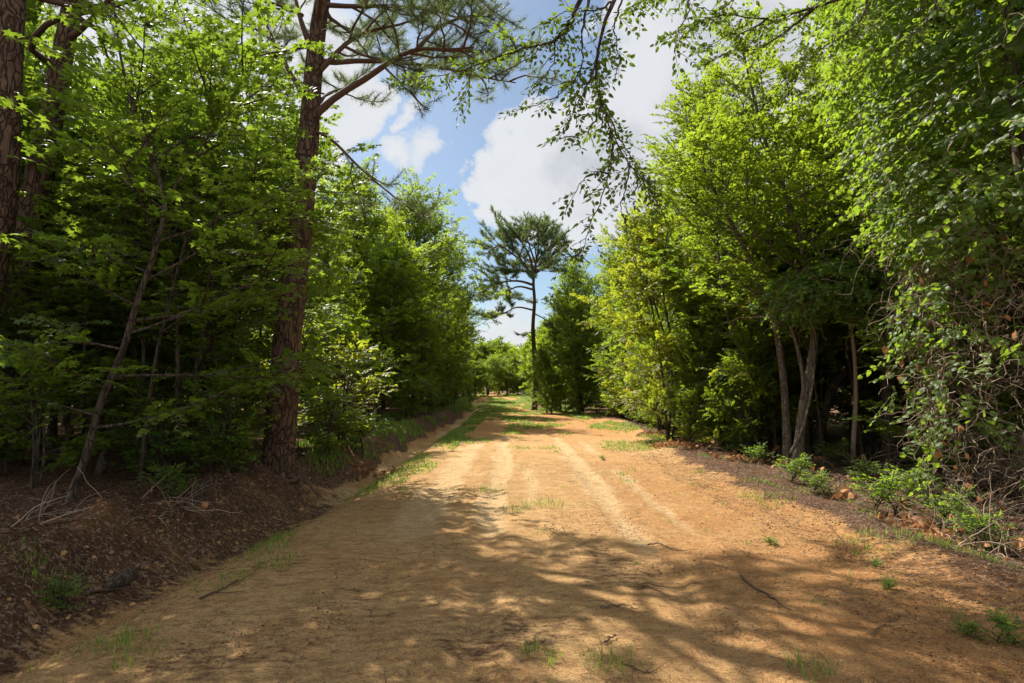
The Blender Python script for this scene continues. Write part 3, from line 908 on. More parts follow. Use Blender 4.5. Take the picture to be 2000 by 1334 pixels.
T_('yellowing_tree', 4.75, 17.0, Ew, 'bushy tree with many yellow leaves, branches reaching down to the right road edge', s=(1.0, 1.0, .98), rz=1.0)
T_('yellowing_tree', 6.2, 14.6, Ew, 'bushy yellow-green tree behind the dried orange leaves on the right road edge', s=(.85, .85, .78), rz=3.1)
T_('roadside_tree', 6.6, 18.2, B[0], 'tall bright green tree rising behind the yellow-leaved tree', s=(1.05, 1.05, 1.12), rz=.4)
T_('roadside_tree', 7.9, 22.0, B[1], 'bright green tree on the right, its top showing left of the tallest crown', s=1.05, rz=2)
T_('roadside_tree', 6.1, 26.5, E[0], 'green tree branching to the ground between the yellow tree and the lone pine', s=(1.0, 1.0, 1.15))
T_('roadside_tree', 6.3, 31.5, B[2], 'green tree right of the lone pine with a narrow rounded top', s=(.85, .85, .88), rz=1.2)
T_('roadside_tree', 7.0, 35.0, Bo[1], 'broad rounded tree in the second row between lone pine and yellow tree', s=(.95, .95, 1.0), rz=0.0)
T_('roadside_tree', 4.3, 34.5, E[1], 'low bushy green tree directly right of the lone pine', s=(.8, .8, .9), rz=.5)
T_('roadside_tree', 4.9, 42.0, Bo[1], 'tall rounded tree just behind the lone pine on the right', s=(1.0, 1.0, 1.12), rz=.3)
T_('roadside_tree', 3.2, 37.5, E[0], 'small green tree at the foot of the lone pine', s=(.65, .65, .75), rz=2.5)
T_('tall_hardwood', 8.4, 12.8, B[1], 'tall leafy tree, its bright crown high between the forked tree and the vines', s=(1.15, 1.15, 1.25), rz=4)
T_('tall_hardwood', 9.5, 10.0, B[2], 'tall leafy tree overhanging the vine-covered tree from behind', s=(1.1, 1.1, 1.2), rz=5)

# ---- left side roadside trees beyond the ditch
T_('roadside_tree', -4.7, 27.5, Bo[0], 'bushy bright green tree beyond the grassy bank on the left, with a pointed top', s=(.9, .9, .96), rz=0.0)
T_('roadside_tree', -4.4, 34.5, Bo[0], 'green tree on the left with leafy arms reaching over the road towards the pine', s=(1.0, 1.0, .95), rz=.35)
T_('roadside_tree', -5.2, 22.5, E[0], 'bushy green tree with foliage down to the grassy left bank', s=(1.0, 1.0, .85), rz=.3)
T_('roadside_tree', -6.6, 24.5, B[2], 'tall green tree behind the bushy ones on the left bank', s=(1.0, 1.0, 1.0), rz=4)
T_('roadside_tree', -4.6, 40.0, E[1], 'farther green tree on the left where the road narrows', s=(1.0, 1.0, 1.0), rz=4)
T_('roadside_tree', -6.6, 19.0, E[1], 'bushy tree in the light just right of the big pine trunk, behind the bright bush', s=(.85, .85, .80), rz=1.4)
T_('roadside_tree', -8.6, 20.5, B[1], 'tall light green tree seen between the pine trunk and the drooping pine branch', s=(1, 1, 1.05), rz=3.4)
T_('roadside_tree', -4.7, 48.0, E[0], 'small rounded tree on the far left roadside', s=(.7, .7, .62), rz=4)
T_('roadside_tree', -5.6, 57.0, E[1], 'distant bushy tree on the left before the grassy hump', s=(.8, .8, .60), rz=4)
T_('roadside_bush', -3.9, 52.0, Sh[0], 'distant low bush on the left beside the road crest', 'bush', s=1.0)

for i, (x, y, k, s, lab) in enumerate((
    (-4.3, 24.5, 0, .62, 'low bushy tree filling the foot of the left trees beyond the grassy bank'),
    (-4.2, 30.0, 1, .70, 'bushy tree with foliage to the ground where the left ditch bends'),
    (-4.3, 36.0, 0, .85, 'dense green tree on the left whose branches hang towards the road bend'),
    (-5.6, 44.0, 1, 1.1, 'dense tree far along the left side before the crest'),
    (-6.8, 30.0, 0, 1.25, 'broad green tree behind the left roadside trees'),
    (5.6, 21.5, 1, .62, 'low dense tree between the yellow-leaved tree and the grass patch on the right'),
    (6.6, 24.0, 0, .9, 'dense green tree with foliage to the ground behind the right grass patch'),
    (5.5, 29.0, 1, .75, 'dense bushy tree behind the bare earth edge right of the pine'),
    (3.9, 33.0, 0, .55, 'small dense tree at the right bend of the road'),
    (2.75, 37.0, 1, .42, 'smallest bushy tree touching the lone pine trunk'),
    (4.7, 37.6, 1, 1.05, 'rounded green tree in the second row right of the lone pine'),
    
    (9.3, 27.5, 1, 1.3, 'broad tree in the third row behind the right roadside trees'),
    (2.15, 35.2, 0, .48, 'small leafy tree in front of the lone pine trunk, on its right'),
    (2.3, 33.6, 1, .34, 'tiny bushy tree before the foot of the lone pine'))):
    T_('dense_roadside_tree', x, y, E[k], lab, 'tree', None, (s, s, s), i * 1.3)
for i, (x, y, s) in enumerate(((5.4, 22.8, 1.0), (5.6, 26.5, 1.0), (5.3, 28.6, .9), (4.7, 31.5, .9), (3.4, 35.4, .8), (2.5, 38.4, .9), (-3.9, 21.5, .9), (-3.8, 26, 1.0), (-3.7, 31, .9), (-3.9, 38, 1.0), (-4.4, 43, .9), (-5.3, 50, 1.2), (-5.2, 60, 1.2), (1.9, 50, 1.1), (2.2, 44, 1.1))):
    T_('verge_bush', x, y, Sh[i % 2], 'low bush closing the foot of the trees along the road', 'bush', 'low bushes at the foot of the roadside trees', s)

for i, (x, y, k, s, lab) in enumerate(((4.75, 15.4, 0, .36, 'leafy sapling clump before the yellow-leaved tree at the right road edge'),
        (5.6, 13.9, 1, .40, 'leafy thicket between the yellow-green trees and the long leaning stem'), (5.9, 16.0, 0, .62, 'bushy green tree wedged behind the yellow-leaved tree'),
        (7.1, 16.2, 1, .6, 'bushy tree behind the leaning pale stem'), (5.0, 19.4, 1, .5, 'leafy clump right behind the yellow-leaved tree beside the grass patch'))):
    T_('leafy_thicket', x, y, E[k], lab, 'tree', None, s, i * 2.1)
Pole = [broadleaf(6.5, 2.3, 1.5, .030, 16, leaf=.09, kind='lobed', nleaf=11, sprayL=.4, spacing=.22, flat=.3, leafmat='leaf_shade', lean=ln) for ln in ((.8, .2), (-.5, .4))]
for i, (x, y, s) in enumerate(((-4.9, 7.6, .75), (-4.9, 8.4, .85), (-5.9, 9.0, .9), (-7.9, 8.2, 1.0), (-6.2, 9.6, 1.05), (-5.3, 10.6, .95), (-7.6, 10.6, 1.1), (-9.2, 10.2, 1.1), (-8.6, 11.6, 1.1), (-6.9, 12.3, .9), (-5.9, 11.2, .9),
                               (7.6, 11.6, .9), (8.3, 13.6, 1), (7.3, 14.2, 1), (9.0, 12.0, 1), (6.6, 14.4, .9), (8.0, 15.0, 1), (9.8, 13.6, 1), (7.0, 12.9, .8), (8.8, 10.6, .9))):
    side_ = 'left' if x < 0 else 'right'
    T_('pole_sapling', x, y, Pole[i % 2], f'thin bare-stemmed sapling in the shade just inside the {side_} woods', 'sapling', f'thin bare-stemmed saplings just inside the {side_} woods', s, i * 2.2)

# lit bushes below the pine
T_('bright_bush', -3.75, 12.4, Shl, 'sunlit yellow-green bush right of the big pine trunk', 'bush', s=(1.15, 1.15, 1.15))
T_('bright_bush', -3.55, 10.9, Sh[0], 'sunlit low green bush at the foot of the big pine', 'bush', s=(.75, .75, .62))
T_('bright_bush', -4.9, 13.4, Shl, 'taller yellow-green bush behind the sunlit bush', 'bush', s=(1.4, 1.4, 1.5))
T_('leafy_bush', -4.9, 15.7, Sh[0], 'dark green bush at the top of the grassy bank', 'bush', s=(1.4, 1.4, 1.5))
T_('leafy_bush', -4.6, 18.4, Sh[1], 'rounded bush where the grassy bank ends', 'bush', s=(1.8, 1.8, 1.8))
T_('leafy_bush', -4.6, 9.6, Sh[0], 'shaded bush directly left of the big pine trunk', 'bush', s=(.9, .9, .8))
T_('leafy_bush', -5.4, 10.4, Sh[1], 'shaded bush behind and left of the big pine trunk', 'bush', s=(1.1, 1.1, 1.1))
T_('leafy_bush', -4.9, 8.0, Low, 'small dark plant on the bank between the pine and the thin saplings', 'bush', s=(1.2, 1.2, 1.0))

# ---- left understory saplings
sap = [
       (-4.9, 8.9, 1, .95, 2.0, 'slim sapling with tiered leaves just left of the big pine'),
       (-5.7, 9.8, 2, .95, 4.4, 'straight sapling between the leaning one and the dark pines'),
       (-6.0, 10.8, 0, 1.05, 1.2, 'bushy sapling farther back between the pines'),
       (-8.9, 12.0, 1, 1.2, 5.0, 'sapling behind the second dark pine trunk'),
       (-5.6, 12.0, 1, .75, .8, 'sapling behind the big pine trunk, leaves catching sun'),
       (-9.6, 12.0, 2, 1.1, 2.7, 'taller sapling deep behind the pines'),
       (-9.6, 12.5, 0, 1.15, 3.3, 'sapling in the darkest part of the left woods')]
b3 = at(132, 1012, 6.4); b3[2] = gz(b3[0], b3[1])
tp = [np.array([0, 0, 0.])] + [at(px, py, Y) - b3 for px, py, Y in ((165, 900, 6.4), (195, 790, 6.4), (238, 690, 6.4), (268, 590, 6.4), (300, 500, 6.4), (322, 400, 6.4), (300, 320, 6.4), (262, 220, 6.4), (232, 90, 6.4), (215, -60, 6.4))]
plant_tree('leaning_sapling', b3, broadleaf(6.0, .8, 1.9, .034, 24, leaf=.095, kind='star', nleaf=12, sprayL=.46, spacing=.20, flat=.2, rise=.2, low_el=8, top_el=45, trunk_pts=tp, leafmat='leaf_shade', bias=(1, .4, .5)),
           'thin dark sapling leaning right, nearest stem in the left woods, with tiers of big leaves', 'sapling')
for x, y, k, s, rz, lab in sap:
    T_('sapling', x, y, Sp_[k], lab, 'sapling', 'saplings in the shaded left woods', s, rz)

for i, (x, y, k, s) in enumerate(((-8, 14.5, 0, .6), (-9.5, 17, 1, .7), (-7, 17.5, 0, .5), (-11, 15, 1, .85), (-10, 20, 0, .95), (-7.5, 11.3, 1, .5), (-9, 9.0, 0, .6), (-11.5, 8, 1, .7), (-12.5, 12, 0, .85), (-10.3, 5.6, 1, .6),
                                     (9.6, 14.5, 0, .45), (10.5, 17, 1, .6), (8.9, 17.2, 1, .5), (12, 13, 0, .6), (12.5, 16, 1, .8), (9.9, 11.4, 0, .35))):
    T_('thicket_tree', x, y, E[k], f'low leafy tree filling the space between the trunks of the {"left" if x < 0 else "right"} woods', 'tree', f'low leafy trees between the trunks of the {"left" if x < 0 else "right"} woods', s, i * 1.7)
# ---- fill forest on both sides
rs = np.random.default_rng(21)
n_fill = 0
y_skip = lambda v: 3 < v < 12
for side, x0, x1 in ((-1, 7.5, 26), (1, 9.5, 26)):
    for yy in np.arange(-6, 75, 4.2):
        for xx in np.arange(x0, x1, 4.2):
            if side < 0 and xx < 13 and y_skip(yy) and xx < 9: continue
            x = side * (xx + rs.uniform(-1.4, 1.4)); y = yy + rs.uniform(-1.4, 1.4)
            if y > 35 and abs(x) > 18: continue
            if y < 3: continue
            if y > 2 and abs(x) > y * 1.1 + 9: continue
            if side < 0 and 13 < y < 23 and x > -12: continue      # the gap that lets the sun onto the bank
            me = (Bt + B[:2])[rs.integers(0, 4)] if y < 32 else Fr[rs.integers(0, 2)]
            if (abs(x) > 13 or y > 17) and y < 32 and n_fill % 2: me = E[n_fill // 2 % 2]
            if abs(x) > 19: me = Fr[n_fill % 2]
            s = rs.uniform(.85, 1.12)
            far = 'deep in' if abs(x) > 13 else 'just inside'
            wood = 'left' if side < 0 else 'right'
            dep = 'near the camera end' if y < 12 else ('halfway to the pine' if y < 30 else 'far along the road')
            T_('forest_tree', x, y, me, f'leafy woodland tree {far} the {wood} woods, {dep}', 'tree',
               f'woodland trees {far} the {wood} woods, {dep}', (s, s, s * rs.uniform(.95, 1.1)), rs.uniform(0, 6.28))
            n_fill += 1
# small shaded stems and low growth inside the woods
for i in range(70):
    side = -1 if i % 2 else 1
    x = side * rs.uniform(6.0, 15) + (1.0 if side > 0 else 0); y = rs.uniform(7, 24)
    if side < 0 and 13 < y < 23 and x > -10: continue
    k = rs.integers(0, 3)
    if i % 4 < 2:
        T_('understory_sapling', x, y, Sp_[k], f'thin shaded sapling among the trunks of the {"left" if side < 0 else "right"} woods', 'sapling',
           f'understory saplings of the {"left" if side < 0 else "right"} woods', rs.uniform(.6, .95), rs.uniform(0, 6.28))
    else:
        T_('understory_bush', x, y, Sh[k % 2], f'low shaded bush on the floor of the {"left" if side < 0 else "right"} woods', 'bush',
           f'understory bushes of the {"left" if side < 0 else "right"} woods', rs.uniform(.7, 1.3), rs.uniform(0, 6.28))
# far treeline closing the road
for i in range(64):
    x = -34 + i * 1.05 + rs.uniform(-.8, .8); y = rs.uniform(88, 112)
    s = rs.uniform(.72, .98)
    T_('distant_tree', x, y, Fr[i % 2], 'dark green tree in the distant treeline that closes the road', 'tree', 'distant treeline beyond the road', (s * 1.35, s * 1.35, s), rs.uniform(0, 6.28))
for i in range(13):
    T_('distant_tree', -10 + i * 1.35, rs.uniform(70, 78), E[i % 2], 'rounded green tree standing a little nearer than the distant treeline', 'tree', 'nearer trees of the distant treeline', (1.0, .9, rs.uniform(.55, .75)), i * 1.9)
for i in range(40):
    T_('distant_bush', -26 + i * 1.15 + rs.uniform(-.5, .5), rs.uniform(84, 90), Sh[i % 2], 'low bush at the foot of the distant treeline', 'bush', 'bushes below the distant treeline', (2.6, 2.0, rs.uniform(1.6, 2.6)))
T_('distant_tree', 2.2, 62, Fr[0], 'rounded distant tree peeking out left of the lone pine trunk', s=(.7, .7, .82))
for i, (x, y, s) in enumerate([(3.5, 46, .8), (5.2, 44, .9), (3.2, 54, .8), (5.8, 52, 1), (4.5, 60, .9)]):
    T_('roadside_tree', x, y, Fr[i % 2], 'green tree behind the lone pine on the right of the road', group='trees behind the lone pine', s=s)

# ---------------------------------------------------------------- overhanging elm, rooted beside the camera on the right
def overhang():
    base = np.array([4.9, .9, gz(4.9, .9)])
    wood, crown, sp = MB(), MB(), Sp()
    crotch = np.array([3.9, 1.9, 5.2])
    T = spline([base + [0, 0, -.2], base + [-.1, .2, 2], np.array([4.4, 1.4, 4.0]), crotch, np.array([3.3, 2.6, 7.0]), np.array([3.0, 3.2, 8.8])], 40)
    T -= base
    tube(wood, T, .17 * (1 - np.linspace(0, 1, 40) * .85), 14, 0, .12, 8)
    c = crotch - base
    mid = np.array([2.7, 3.6, 5.9]) - base
    def w(*p): return at(*p) - base
    br = [
        ([c, mid, w(1270, -90, 4.7), w(1201, 0, 4.8), w(1175, 67, 4.9), w(1163, 150, 5.0), w(1175, 202, 5.05), w(1193, 255, 5.1), w(1227, 318, 5.1), w(1257, 356, 5.1), w(1292, 412, 5.1)], .032, .40),
        ([w(1193, 255, 5.1), w(1196, 300, 5.1), w(1190, 337, 5.1), w(1171, 397, 5.1), w(1152, 442, 5.05), w(1137, 498, 5.0)], .012, .05),
        ([mid, w(1230, -150, 4.9), w(1137, 0, 5.0), w(1115, 45, 5.1), w(1081, 79, 5.2), w(1025, 94, 5.3), w(968, 112, 5.4), w(920, 131, 5.45), w(860, 148, 5.5), w(800, 152, 5.5)], .030, .25),
        ([w(1150, 0, 5.0), w(1137, 60, 5.0), w(1137, 124, 5.0), w(1115, 165, 5.0), w(1075, 195, 5.0), w(1025, 210, 5.0)], .011, .1),
        ([w(1170, 100, 4.95), w(1150, 160, 4.9), w(1128, 200, 4.9), w(1105, 255, 4.9)], .009, .1),
        ([w(1175, 205, 5.05), w(1160, 240, 5.0), w(1135, 262, 5.0), w(1108, 268, 5.0)], .008, .1),
        ([w(1190, 337, 5.1), w(1165, 340, 5.0), w(1140, 350, 5.0), w(1113, 395, 5.0)], .007, .1),
        ([w(1227, 318, 5.1), w(1225, 360, 5.1), w(1212, 400, 5.1), w(1222, 438, 5.1)], .007, .1),
        ([w(1175, 202, 5.05), w(1210, 270, 5.15), w(1248, 330, 5.2), w(1262, 370, 5.2)], .007, .1),
        ([w(1163, 150, 5.0), w(1140, 165, 5.2), w(1110, 160, 5.3), w(1070, 172, 5.3)], .008, .1),
        ([w(1081, 79, 5.2), w(1085, 110, 5.2), w(1070, 140, 5.2), w(1050, 160, 5.2)], .007, .1),
        ([w(1137, 498, 5.0), w(1122, 500, 4.9), w(1108, 502, 4.9), w(1098, 497, 4.9)], .005, .1),
        ([w(920, 131, 5.45), w(918, 150, 5.4), w(916, 170, 5.4), w(917, 192, 5.4)], .005, .2),
        ([w(1010, 96, 5.3), w(1000, 80, 5.3), w(985, 60, 5.35), w(975, 52, 5.4)], .006, .1),
        ([w(1201, 0, 4.8), w(1160, 20, 4.8), w(1110, 20, 4.9), w(1070, 45, 5.0)], .008, .1),
        ([w(1215, 0, 4.8), w(1200, 50, 4.8), w(1205, 90, 4.8), w(1210, 120, 4.8)], .007, .1),
        ([mid, w(1420, -80, 4.6), w(1340, -20, 4.7), w(1280, -5, 4.8), w(1230, 15, 4.9)], .016, .3),
        ([w(1340, -20, 4.7), w(1345, 20, 4.7), w(1325, 60, 4.7), w(1318, 100, 4.7)], .007, .35),
        ([c, w(1800, -120, 4.4), w(1700, -30, 4.7), w(1590, 15, 5.0), w(1500, 35, 5.2), w(1420, 30, 5.3), w(1370, 40, 5.4), w(1310, 68, 5.5)], .028, .3),
        ([w(1590, 15, 5.0), w(1540, 60, 5.1), w(1480, 95, 5.2), w(1430, 100, 5.3), w(1395, 115, 5.3)], .012, .1),
        ([w(1700, -30, 4.7), w(1680, 40, 4.7), w(1620, 85, 4.9), w(1560, 130, 5.0)], .012, .1),
        ([w(1800, -120, 4.4), w(1830, 0, 4.3), w(1790, 60, 4.4), w(1740, 95, 4.5)], .012, .2),
        ([w(1500, 35, 5.2), w(1465, 60, 5.2), w(1420, 70, 5.3), w(1375, 95, 5.3)], .008, .1),
        ([w(1450, -40, 5.2), w(1430, 0, 5.2), w(1400, 20, 5.3), w(1350, 10, 5.4)], .008, .1),
        ([mid, np.array([1.5, 4.2, 7.4]) - base, np.array([.2, 4.6, 7.9]) - base, np.array([-.9, 4.8, 7.7]) - base], .03, .3),
        ([c, np.array([3.0, .8, 6.5]) - base, np.array([2.0, -.2, 7.2]) - base, np.array([.8, -.8, 7.4]) - base], .03, .3),
        ([c, np.array([5.2, 3.0, 6.4]) - base, np.array([6.2, 4.0, 7.2]) - base], .03, .3),
        ([T[-8], T[-8] + np.array([-1.2, .8, .8]), T[-8] + np.array([-2.4, 1.2, .9])], .02, .3),
        ([T[-4], T[-4] + np.array([.5, 1.2, .8]), T[-4] + np.array([.4, 2.2, .9])], .02, .3),
    ]
    for pts, rr, t0 in br:
        P = spline(pts, 26)
        P[1:-1] += rng.normal(0, .006, P[1:-1].shape)
        tube(wood, P, rr * (1 - np.linspace(0, 1, 26)) ** 1.9 + .0035, 6, 0)
        L = np.linalg.norm(np.diff(P, axis=0), axis=1).sum()
        n = int(L * (1 - t0) / .066)
        for i in range(n):
            t = t0 + (1 - t0) * (i + rng.random()) / n
            p, d = path_at(P, min(t, .995))
            s = frame_side(d) if abs(d[2]) < .9 else np.array([1.0, 0, 0])
            az = rng.uniform(0, 6.28)
            dd = d * .55 + np.array([math.cos(az), .7 * math.sin(az), 0]) * .75 + UP * rng.uniform(-.45, .25)
            sp.put(p, dd, UP + rng.normal(0, .45, 3))
        sp.put(P[-1], P[-1] - P[-2], UP)
    sprays(crown, sp.O, sp.D, sp.U, rng.uniform(.12, .28, len(sp.O)), 8, .060, 'ovate', .10, True, .6, None, (40, 75))
    return base, (wood.mesh('trunk', [M['bark']]), crown.mesh('crown', [M['leaf_elm'], M['twig']]))


ob_, om = overhang()
plant_tree('overhanging_elm', ob_, om, 'tree leaning in from the right whose thin leafy branches hang down against the clouds', 'tree')

# ---------------------------------------------------------------- vine-covered tree on the right
VB = np.array([7.0, 7.3, gz(7.0, 7.3)])
ELL = [((7.15, 7.4, 2.1), (1.75, 1.6, 2.3)), ((7.1, 7.3, 4.6), (2.15, 1.9, 2.1)), ((6.9, 7.6, 7.0), (2.1, 1.9, 2.0)), ((7.3, 6.4, 6.2), (1.9, 1.6, 1.9)),
       ((8.0, 6.0, 3.6), (1.7, 1.6, 2.6)), ((6.3, 7.9, 5.6), (1.2, 1.2, 1.2)), ((7.8, 8.6, 8.6), (2.2, 2.0, 1.5))]


def ell_points(n, shrink=1.0, seed=0, ells=ELL, skip=.93):
    rs = np.random.default_rng(seed)
    res_p, res_n = [], []
    areas = np.array([(a[1][0] * a[1][1] * a[1][2]) ** (2 / 3) for a in ells])
    for (c, rd), ar in zip(ells, areas / areas.sum()):
        k = int(n * ar * 1.6)
        v = unit(rs.normal(0, 1, (k, 3))); c = np.array(c); rd = np.array(rd) * shrink
        lump = 1 + .42 * fbm(v[:, 0] * 2.3 + 5 + c[0], v[:, 1] * 2.3 + v[:, 2] * 2.9 + c[2], 3, seed) 
        p = c + v * rd * lump[:, None]
        nn = unit(v / rd)
        ok = np.ones(k, bool)
        for (c2, r2) in ells:
            if tuple(c2) == tuple(c): continue
            ok &= (((p - np.array(c2)) / (np.array(r2) * shrink * skip)) ** 2).sum(1) > 1
        ok &= p[:, 2] > .05
        res_p.append(p[ok]); res_n.append(nn[ok])
    return np.concatenate(res_p), np.concatenate(res_n)


def vine_leaves(mb, P, N_, size, per=6, seed=0, hang=.5):
    """little garlands running down the surface with overlapping heart leaves"""
    D = unit(np.stack([rng.normal(0, .8, len(P)), rng.normal(0, .8, len(P)), -.55 * np.ones(len(P))], -1) + N_ * .35)
    sprays(mb, P, D, N_ * .8 + UP * .8 + rng.normal(0, .3, P.shape), rng.uniform(.25, .55, len(P)), per, size, 'heart', .12, True, .5, None, (25, 95))


def tangle(mb, starts, drops, rad, n=14, curl=.5, mat=0):
    for s0, L in zip(starts, drops):
        d = unit(np.array([rng.normal(0, .7), rng.normal(0, .7), -.6]))
        pts = [s0]
        for i in range(n):
            d = unit(d + rng.normal(0, curl, 3) + np.array([0, 0, -.12]))
            pts.append(pts[-1] + d * L / n)
        pts = np.array(pts); pts[:, 2] = np.maximum(pts[:, 2], .03)
        tube(mb, pts, np.linspace(rad * rng.uniform(.6, 1.5), .002, n + 1), 3, mat, 0, 0, False)
        mb.f[-1] = (mb.f[-1][0], mb.f[-1][1], np.full(len(mb.f[-1][0]), rng.random(), dtype=np.float32), True)


vt = empty('vine_covered_tree', VB, 'tree on the right border smothered in climbing vines, dry stems hanging bare below', 'tree')
wood = MB()
for pts, r0, r1 in (([(7.3, 7.6, 0), (7.2, 7.5, 2.5), (6.9, 7.5, 5), (7.0, 7.6, 8.6)], .16, .05),
                    ([(6.8, 6.9, 0), (6.4, 6.6, 2.0), (6.7, 6.3, 3.6), (6.4, 6.6, 5.2)], .07, .02),
                    ([(7.9, 6.8, 0), (7.6, 6.2, 2.2), (7.0, 5.8, 3.4), (6.3, 5.6, 4.4)], .07, .02)):
    tube(wood, spline([np.array(p) - VB for p in pts], 24), np.linspace(r0, r1, 24), 12, 0, .15, 2)
wood.build('trunk', [M['bark']], vt)
P, N_ = ell_points(6600, 1.0, 5)
# leaves thin out on the lower right flank where only dry stems show
bare = sstep(3.9, 3.0, P[:, 2]) * sstep(5.45, 5.9, P[:, 0] + .15 * fbm(P[:, 2] * 2, P[:, 0], 2, 6))
hole = fbm(P[:, 0] * 1.3 + P[:, 1], P[:, 2] * 1.3, 3, 71)
keep = rng.random(len(P)) > np.clip(bare * .93 + .35 * sstep(.1, .4, hole), 0, 1)
P, N_ = P[keep], N_[keep]
mb = MB(); vine_leaves(mb, P - VB, N_, .072, 9)
P, N_ = ell_points(2600, .80, 9)
keep = rng.random(len(P)) > sstep(4.2, 3.2, P[:, 2]) * .93
vine_leaves(mb, P[keep] - VB, N_[keep], .09, 6)
mb.build('vine_foliage', [M['leaf_vine'], M['dry_vine']], vt)
mb = MB()
P, N_ = ell_points(7500, .99, 15)
k = rng.random(len(P)) < .15 + .85 * sstep(4.4, 3.2, P[:, 2])
P = P[k]
tangle(mb, P - VB, rng.uniform(.4, 1.4, len(P)), .0042)
mb.build('dry_vine_stems', [M['dry_vine']], vt)
mb = MB()
P, N_ = ell_points(900, .97, 25)
P = P[P[:, 2] < 4.2][:110]
leaves(mb, P - VB, rng.normal(0, .5, P.shape) + [0, 0, -1], rng.normal(0, 1, P.shape), rng.uniform(.06, .12, len(P)), 'heart')
mb.build('dead_leaves', [M['dead_leaf']], vt)

# vine roof draped over branches behind the forked tree
dr = [((6.9, 11.6, 3.75), (1.35, 1.0, .42)), ((7.7, 12.2, 3.9), (1.2, 1.0, .6)), ((6.1, 11.8, 3.55), (.6, .7, .4))]
db = np.array([7.2, 12.0, gz(7.2, 12.0)])
vd = empty('draped_vine', db, 'dark green roof of vines draped over low branches behind the forked pale tree', 'vine')
P, N_ = ell_points(900, 1.0, 33, dr)
mb = MB(); vine_leaves(mb, P - db, N_, .075, 9)
mb.build('vine_foliage', [M['leaf_vine'], M['dry_vine']], vd)
mb = MB()
tube(mb, spline([np.array(p) - db for p in ((7.2, 12.2, 0), (7.3, 12.1, 1.9), (7.0, 11.9, 3.3), (6.2, 11.8, 3.7))], 18), np.linspace(.05, .02, 18), 8, 0, .1)
P, N_ = ell_points(160, .9, 35, dr)
tangle(mb, P - db, rng.uniform(.5, 1.6, len(P)), .005)
mb.build('stem', [M['dry_vine']], vd)

# ---------------------------------------------------------------- ground cover and small things
def gpt(px, py):
    d = pdir(px, py); Y = 8.0
    for _ in range(30):
        z = gz(d[0] * Y, Y)
        Y = max(1.5, min(200, Y + ((z - CAM_Z) / d[2] - Y) * .7)) if d[2] < -1e-4 else 100
    return d[0] * Y, Y


def place(x, y, dz=0.0):
    return np.stack([x, y, ground_z(x, y) + dz], -1)


# grass: blades
def grass_blades(mb, x, y, h, w):
    n = len(x); P = place(x, y, -.01)
    az = rng.uniform(0, 6.28, n); lean = rng.uniform(.1, .75, n)
    d = np.stack([np.cos(az) * lean, np.sin(az) * lean, np.ones(n)], -1)
    nrm = np.stack([np.cos(az), np.sin(az), rng.normal(0, .3, n)], -1)
    L = h * rng.uniform(.5, 1.2, n)
    d = unit(d); s = unit(np.cross(nrm, d)); 
    m1 = P + d * (L * .55)[:, None]; d2 = unit(d + np.stack([np.cos(az), np.sin(az), -np.ones(n) * .3], -1) * .5)
    tip = m1 + d2 * (L * .5)[:, None]
    ww = (w * rng.uniform(.6, 1.3, n))[:, None]
    V = np.stack([P - s * ww / 2, P + s * ww / 2, m1 - s * ww * .4, m1 + s * ww * .4, tip], 1).reshape(-1, 3)
    b = np.arange(n)[:, None] * 5
    lv = rng.random(n)
    mb.add(V, b + np.array([[0, 1, 3, 2]]), 0, lv)
    off = mb.n - n * 5
    mb.f.append(((b + np.array([[2, 3, 4]]) + off).astype(np.int32), 0, lv.astype(np.float32), False))


g = MB()
# median and roadside patches, sized by noise
x = rng.uniform(-2.2, 5.2, 200000); y = rng.uniform(8.5, 60, 200000)
m = fbm(x * 1.15 + 3, y * .55, 4, 81)
road_u = (x - ditch_x(y)) / (right_x(y) - ditch_x(y))
band = sstep(13, 18, y) * .41 + .18 * sstep(24, 32, y) - .12 * sstep(.15, .0, road_u) * 0
centre = np.exp(-((road_u - .42) / .28) ** 2)
edge_ = np.exp(-((road_u - 1.0) / .16) ** 2) + np.exp(-((road_u - .10) / .09) ** 2) * 1.2
p = m + band * (centre + edge_) - .42
k = (p > 0) & (road_u < 1.12)
k &= rng.random(len(x)) < np.clip(p * 5, 0, 1) * .65
x, y = x[k], y[k]
grass_blades(g, x, y, .085 + .04 * sstep(15, 30, y), .006 + .0006 * y)
# strip between ditch and road
x = rng.uniform(.3, 1.25, 60000); y = rng.uniform(3, 40, 60000)
p = fbm(x * 1.5, y * .7, 4, 83) + .28 * sstep(6, 11, y) + .1 - .5 * np.abs(x - .75)
k = (p > .26) & (rng.random(len(x)) < .25 + .3 * sstep(14, 20, y))
x, y = x[k] + ditch_x(y[k]), y[k]
grass_blades(g, x, y, .10 + .06 * sstep(12, 22, y), .005 + .0005 * y)
# left bank grass
x = rng.uniform(-2.6, -.45, 90000); y = rng.uniform(10, 46, 90000)
p = fbm(x * 1.6, y * .9, 4, 85) + .16 * sstep(10.5, 13, y) - .25 * sstep(19, 26, y)
k = (p > .14) & (rng.random(len(x)) < .5)
x, y = x[k] + ditch_x(y[k]), y[k]
grass_blades(g, x, y, .17, .006 + .0005 * y)
